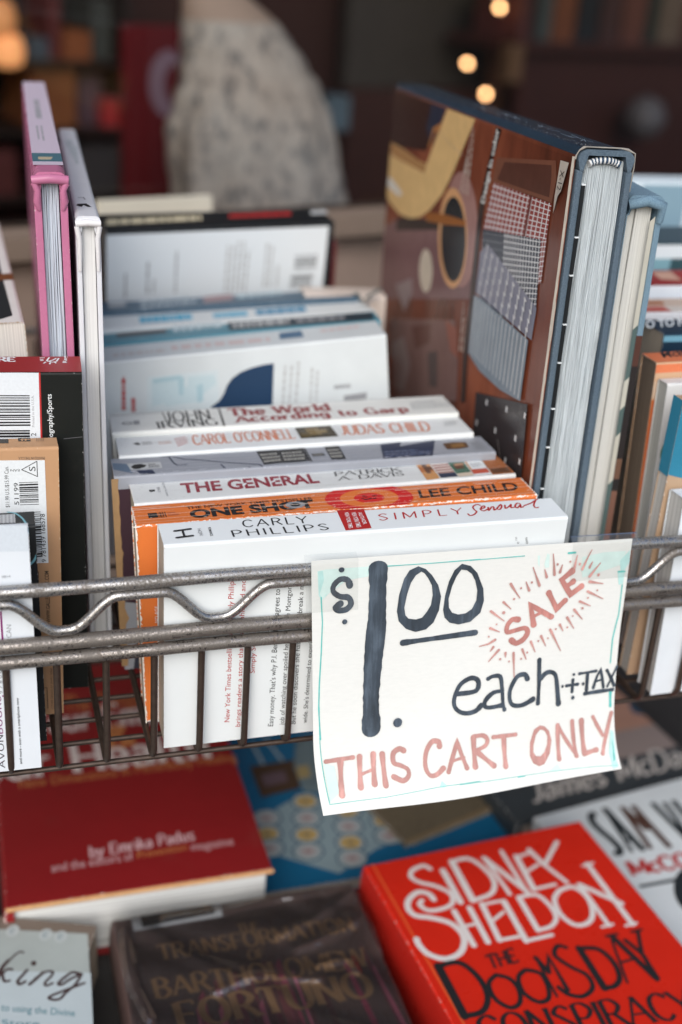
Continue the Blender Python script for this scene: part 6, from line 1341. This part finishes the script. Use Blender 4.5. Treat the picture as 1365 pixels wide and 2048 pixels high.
root, mb, p = flatbook(((0.19918, -0.13303, -0.195), 4.357, 0.1368, 0.21, 0.049), "bright red hardcover with large white author letters and black title at the lower right", (.62, .022, .010), (.70, .68, .63), spine_c=(.42, .016, .010), rough=.3, wear=.5)
p.clip = (0, 136.8 - .5, 0, 210.0 - .3); WH2 = ink((.70, .66, .64)); p.poly([(4.4, -60), (5.6, -60), (5.6, 400), (4.4, 400)], ink((.72, .10, .03), .3))
for st, w, s, m_ in [([(34.18, 197.42), (31.41, 200.73), (24.17, 198.97), (21.55, 194.5), (24.33, 189.35), (31.9, 183.67), (36.69, 176.31), (34.09, 169.6), (26.91, 167.66), (19.97, 168.76), (17.31, 173.81), (19.72, 176.38)], 2.7, 1, 1), ([(26.11, 175.3), (25.17, 180.09), (20.04, 182.63), (13.46, 179.08), (10.35, 173.44), (11.92, 167.31), (19.79, 163.02), (27.64, 156.2), (29.55, 146.25), (23.64, 137.41), (14.35, 135.49), (7.19, 140.94), (5.19, 148.3), (5.65, 151.97)], 3.3, 1, 1), ([(40.44, 194.16), (38.99, 169.29)], 3.6, 0, 1), ([(48.23, 198.99), (45.97, 168.52)], 3.8, 0, 1), ([(48.39, 199.31), (58.57, 198.48), (63.55, 187.33), (63.18, 176.94), (57.32, 170.15), (45.97, 168.52)], 2.8, 1, 1), ([(67.03, 196.72), (67.4, 167.14)], 2.4, 0, 1), ([(67.03, 196.72), (77.36, 166.2)], 3.2, 0, 1), ([(79.04, 199.07), (77.03, 166.81)], 2.4, 0, 1), ([(85.14, 192.67), (81.79, 166.59)], 3.4, 0, 1), ([(81.79, 166.59), (95.09, 166.58)], 2.2, 0, 1), ([(84.89, 192.2), (94.27, 193.12)], 2.0, 0, 1), ([(85.02, 180.09), (93.88, 183.38)], 2.0, 0, 1), ([(94.83, 195.37), (97.12, 181.88)], 3.0, 0, 1), ([(113.73, 196.79), (97.12, 181.88), (102.03, 166.26)], 2.6, 0, 1), ([(32.78, 164.26), (31.89, 139.42)], 3.2, 0, 1), ([(41.7, 164.03), (39.87, 139.27)], 3.2, 0, 1), ([(32.75, 152.76), (40.72, 152.56)], 2, 0, 1), ([(49.31, 164.54), (46.23, 138.72)], 3.2, 0, 1), ([(46.23, 138.72), (56.77, 137.98)], 2.2, 0, 1), ([(49.16, 164.25), (59.43, 163.82)], 2, 0, 1), ([(48.32, 151.54), (57.6, 155.99)], 2, 0, 1), ([(61.58, 163.02), (59.17, 134.17)], 3.4, 0, 1), ([(59.17, 134.17), (74.14, 133.95)], 2.4, 0, 1), ([(70.7, 163.12), (68.9, 138.98)], 3.2, 0, 1), ([(70.86, 163.41), (80.71, 162.32), (83.79, 153.87), (82.73, 144.37), (76.79, 139.44), (68.9, 138.98)], 2.6, 1, 1), ([(94.58, 161.58), (88.33, 155.84), (86.18, 144.95), (89.94, 136.41), (97.9, 136.25), (103.88, 142.56), (106.78, 153.35), (103.11, 161.95), (94.58, 161.58)], 2.8, 1, 1), ([(107.77, 162.29), (106.68, 131.03)], 2.6, 0, 1), ([(107.77, 162.29), (122.18, 143.19)], 3.2, 0, 1), ([(120.82, 175.43), (119.34, 128.17)], 3.2, 0, 1), ([(117.49, 174.97), (124.45, 175.45)], 1.6, 0, 1), ([(115.1, 128.17), (121.86, 128.37)], 1.6, 0, 1), ([(102.57, 131.16), (109.17, 131.24)], 1.6, 0, 1), ([(8.37, 132.05), (7.13, 99.99)], 4.4, 0, 0), ([(8.25, 131.8), (19.33, 131.03), (24.34, 119.66), (23.23, 107.39), (16.65, 99.94), (7.13, 99.99)], 3.0, 1, 0), ([(33.46, 118.28), (27.55, 114.41), (26.02, 105.15), (30.42, 98.08), (36.38, 99.21), (39.83, 106.41), (38.95, 114.02), (33.46, 118.28)], 2.4, 1, 0), ([(49.17, 116.91), (43.45, 113.49), (41.21, 104.59), (45.12, 97.17), (51.15, 97.36), (54.81, 104.59), (55.11, 112.77), (49.17, 116.91)], 2.4, 1, 0), ([(58.08, 122.4), (59.74, 111.92)], 2.6, 0, 0), ([(59.74, 111.92), (64.76, 121.55), (63.02, 99.23)], 2.6, 0, 0), ([(58.08, 122.4), (55.87, 97.28)], 1.4, 0, 0), ([(76.65, 123.95), (72.91, 126.16), (68.43, 121.03), (71.96, 112.24), (77.2, 104.53), (75.61, 96.75), (68.04, 93.5), (61.83, 96.81), (59.57, 101.99)], 2.4, 1, 0), ([(82.82, 121.61), (81.22, 94.73)], 3.8, 0, 0), ([(82.75, 121.48), (92.05, 118.03), (94.74, 108.2), (92.41, 98.69), (87.27, 94.56), (81.22, 94.73)], 2.8, 1, 0), ([(103.84, 123.69), (109.84, 92.16)], 3.4, 0, 0), ([(102.18, 121.08), (94.14, 94.42)], 1.4, 0, 0), ([(98.61, 106.72), (107.88, 106.86)], 1.4, 0, 0), ([(101.01, 124.55), (107.51, 124.14)], 1.6, 0, 0), ([(119.18, 123.12), (112.28, 108.83)], 2.2, 0, 0), ([(109.12, 118.97), (112.28, 108.83), (110.4, 92.42)], 2.6, 0, 0), ([(115.58, 123.26), (121.79, 123.28)], 1.6, 0, 0)]: p.stroke(st, w, WH2 if m_ else BLK, bool(s))
p.text("THE", ((32.92, 122.05), (48.66, 122.62), (34.12, 130.92)), BLK, 'stroke', w=1.8, thin=1.2, serif=1.0); p.text("CONSPIRACY", ((8.31, 81.82), (116.91, 65.73), (10.59, 97.85)), BLK, 'stroke', w=1.5, thin=.6, serif=.9, track=.5)
finish(root, mb, bevel=.0012)

root, mb, p = flatbook(((0.33725, -0.07857, -0.195), 8.297, 0.15, 0.2, 0.027), "white book with tall black letters and a red line of type at the right edge", (.66, .71, .73), (.62, .52, .47), hard=False)
p.clip = (0, 150.0 - .5, 0, 200.0 - .3); DG = ink((.018, .024, .028)); BR2 = ink((.075, .035, .025))
for st, w, k in [([(37.42, 189.64), (34.95, 189.1), (32.18, 183.0), (32.22, 175.06), (33.43, 167.13), (33.44, 158.5), (31.17, 154.53), (28.76, 154.54)], 2.6, 0), ([(46.91, 190.36), (46.44, 171.17), (46.07, 152.72)], 2.8, 0), ([(46.69, 189.63), (42.52, 170.67), (38.83, 153.18)], 1.6, 0), ([(40.61, 161.85), (45.49, 161.94)], 1.4, 0), ([(58.34, 187.82), (54.82, 169.65), (51.31, 151.91)], 2.2, 1), ([(58.34, 187.82), (59.28, 177.84), (60.2, 166.9)], 2.4, 1), ([(65.62, 186.16), (64.42, 167.3), (63.23, 149.01)], 2.6, 1), ([(65.62, 186.16), (62.11, 174.43), (60.2, 166.9)], 1.6, 1), ([(79.53, 184.22), (78.9, 167.91), (78.27, 150.65)], 2.4, 0), ([(86.81, 182.4), (83.9, 166.48), (79.22, 151.06)], 2.0, 0), ([(93.66, 181.57), (91.69, 168.43), (89.23, 153.55)], 2.4, 0)]: p.stroke(st, w * 1.7, BR2 if k else DG, True)
p.text("McCOY", ((26.2, 135.22), (75.91, 127.76), (29.1, 146.57)), RED, 'stroke', w=2.4, thin=1.4, serif=1.2); p.stroke([(25.01, 126.32), (48.2, 123.31)], 2.4, DG); p.ellipse(*[(51.27, 113.76), (61.79, 111.18), (61.89, 129.37)], DG)
finish(root, mb, bevel=.0004)

root, mb, p = flatbook(((0.29984, 0.12234, -0.195), 6.761, 0.15, 0.21, 0.021), "dark grey book with pale script title and a pinkish photograph, beneath the white one", (.045, .055, .062), (.55, .47, .42))
p.clip = (0, 150.0 - .5, 0, 400); p.poly([(30.22, 87.74), (118.03, 59.55), (192.37, 54.72), (345.97, 191.78), (134.45, 253.58)], ink((.46, .25, .18), .5, .3, 40)); p.poly([(160.09, 119.13), (143.32, 80.05), (156.96, 66.0), (176.19, 34.69), (301.43, 82.56), (172.72, 137.02)], ink((.022, .075, .135))); p.poly([(95.87, 63.6), (198.66, 62.52), (176.98, 35.67), (85.07, 35.73)], ink((.30, .24, .22)))
p.text("James McDaile", ((19.82, 14.67), (161.59, 16.61), (29.26, 34.98)), ink((.56, .52, .48)), 'stroke', w=1.6, thin=1.0, serif=.5)
finish(root, mb, bevel=.0008)

root, mb, p = flatbook(((0.12885, 0.11095, -0.195), 0.438, 0.17709, 0.22, 0.008), "bright blue book with tile pattern picture, lying between the maroon and red books", (.010, .15, .31), (.5, .45, .4), hard=False)
p.clip = (0, 177.09 - .5, 0, 400); p.poly([(21.84, 64.47), (54.57, 82.64), (94.9, 52.96), (106.66, 27.74), (84.34, 21.5), (55.23, 5.57), (17.19, 33.02)], ink((.28, .38, .42)))
TE = ink((.030, .115, .185)); OC = ink((.54, .38, .14)); PI = ink((.44, .40, .40))
for c_, k in zip([(25.35, 63.25), (22.26, 48.84), (20.05, 35.64), (53.71, 73.77), (50.09, 57.91), (45.89, 42.8), (42.54, 28.09), (77.06, 59.17), (73.29, 44.56), (69.96, 29.95), (66.72, 16.29), (97.26, 44.92), (95.2, 30.69)], (0, 1, 0, 1, 0, 1, 0, 1, 0, 1, 0, 1, 0)):
    oc = lambda a_, b_: [(c_[0] + a_ * math.cos(i * .785 + .39), c_[1] + b_ * math.sin(i * .785 + .39)) for i in range(8)]
    p.poly(oc(10.4, 9.4), TE); p.poly(oc(9.2, 8.2), ink((.38, .45, .47))); p.poly(oc(6.8, 5.8) if k else oc(5.4, 4.8), OC if k else PI); p.poly(oc(2.4, 2.0), ink((.30, .24, .14)) if k else ink((.34, .26, .26)))
p.poly([(26.9, 115.65), (57.33, 116.71), (53.86, 87.02), (27.05, 82.85)], ink((.085, .050, .030))); p.poly([(31.63, 105.09), (48.17, 106.78), (47.61, 95.37), (31.91, 93.15)], ink((.15, .10, .12))); p.poly([(65.18, 139.72), (82.03, 141.95), (66.29, 78.92), (54.89, 83.81), (55.32, 109.2)], ink((.16, .22, .24), .5, .4, 90)); p.poly([(56.87, 108.88), (65.32, 109.75), (63.43, 97.14), (55.11, 96.33)], ink((.40, .31, .14)))
for q in [[(34.32, 140.45), (36.15, 117.13)], [(44.35, 143.97), (49.53, 118.33)], [(29.24, 158.35), (34.42, 151.61)]]: p.stroke(q, 2.2, ink((.36, .46, .50)))
finish(root, mb, bevel=.0004)

root, mb, p = flatbook(((0.23084, 0.12925, -0.195), 17.481, 0.075, 0.1, 0.011), "worn khaki brown booklet lying on the blue book, below the price sheet", (.16, .13, .085), (.40, .32, .22), hard=False)
for _ in range(60):
    x, y = rnd.uniform(0, 75.0), rnd.uniform(0, 100.0); p.poly([(x, y), (x + 2.4, y + .2), (x + 2, y + 1.6), (x + .3, y + 1.2)], ink(rnd.choice(((.11, .09, .06), (.22, .18, .12), (.13, .10, .07)))))
p.poly([(0, 0), (75.0, 0), (75.0, 3), (0, 3)], ink((.26, .19, .105)))  # edge highlight painted as a lighter strip along the near edge
finish(root, mb, bevel=.0005)
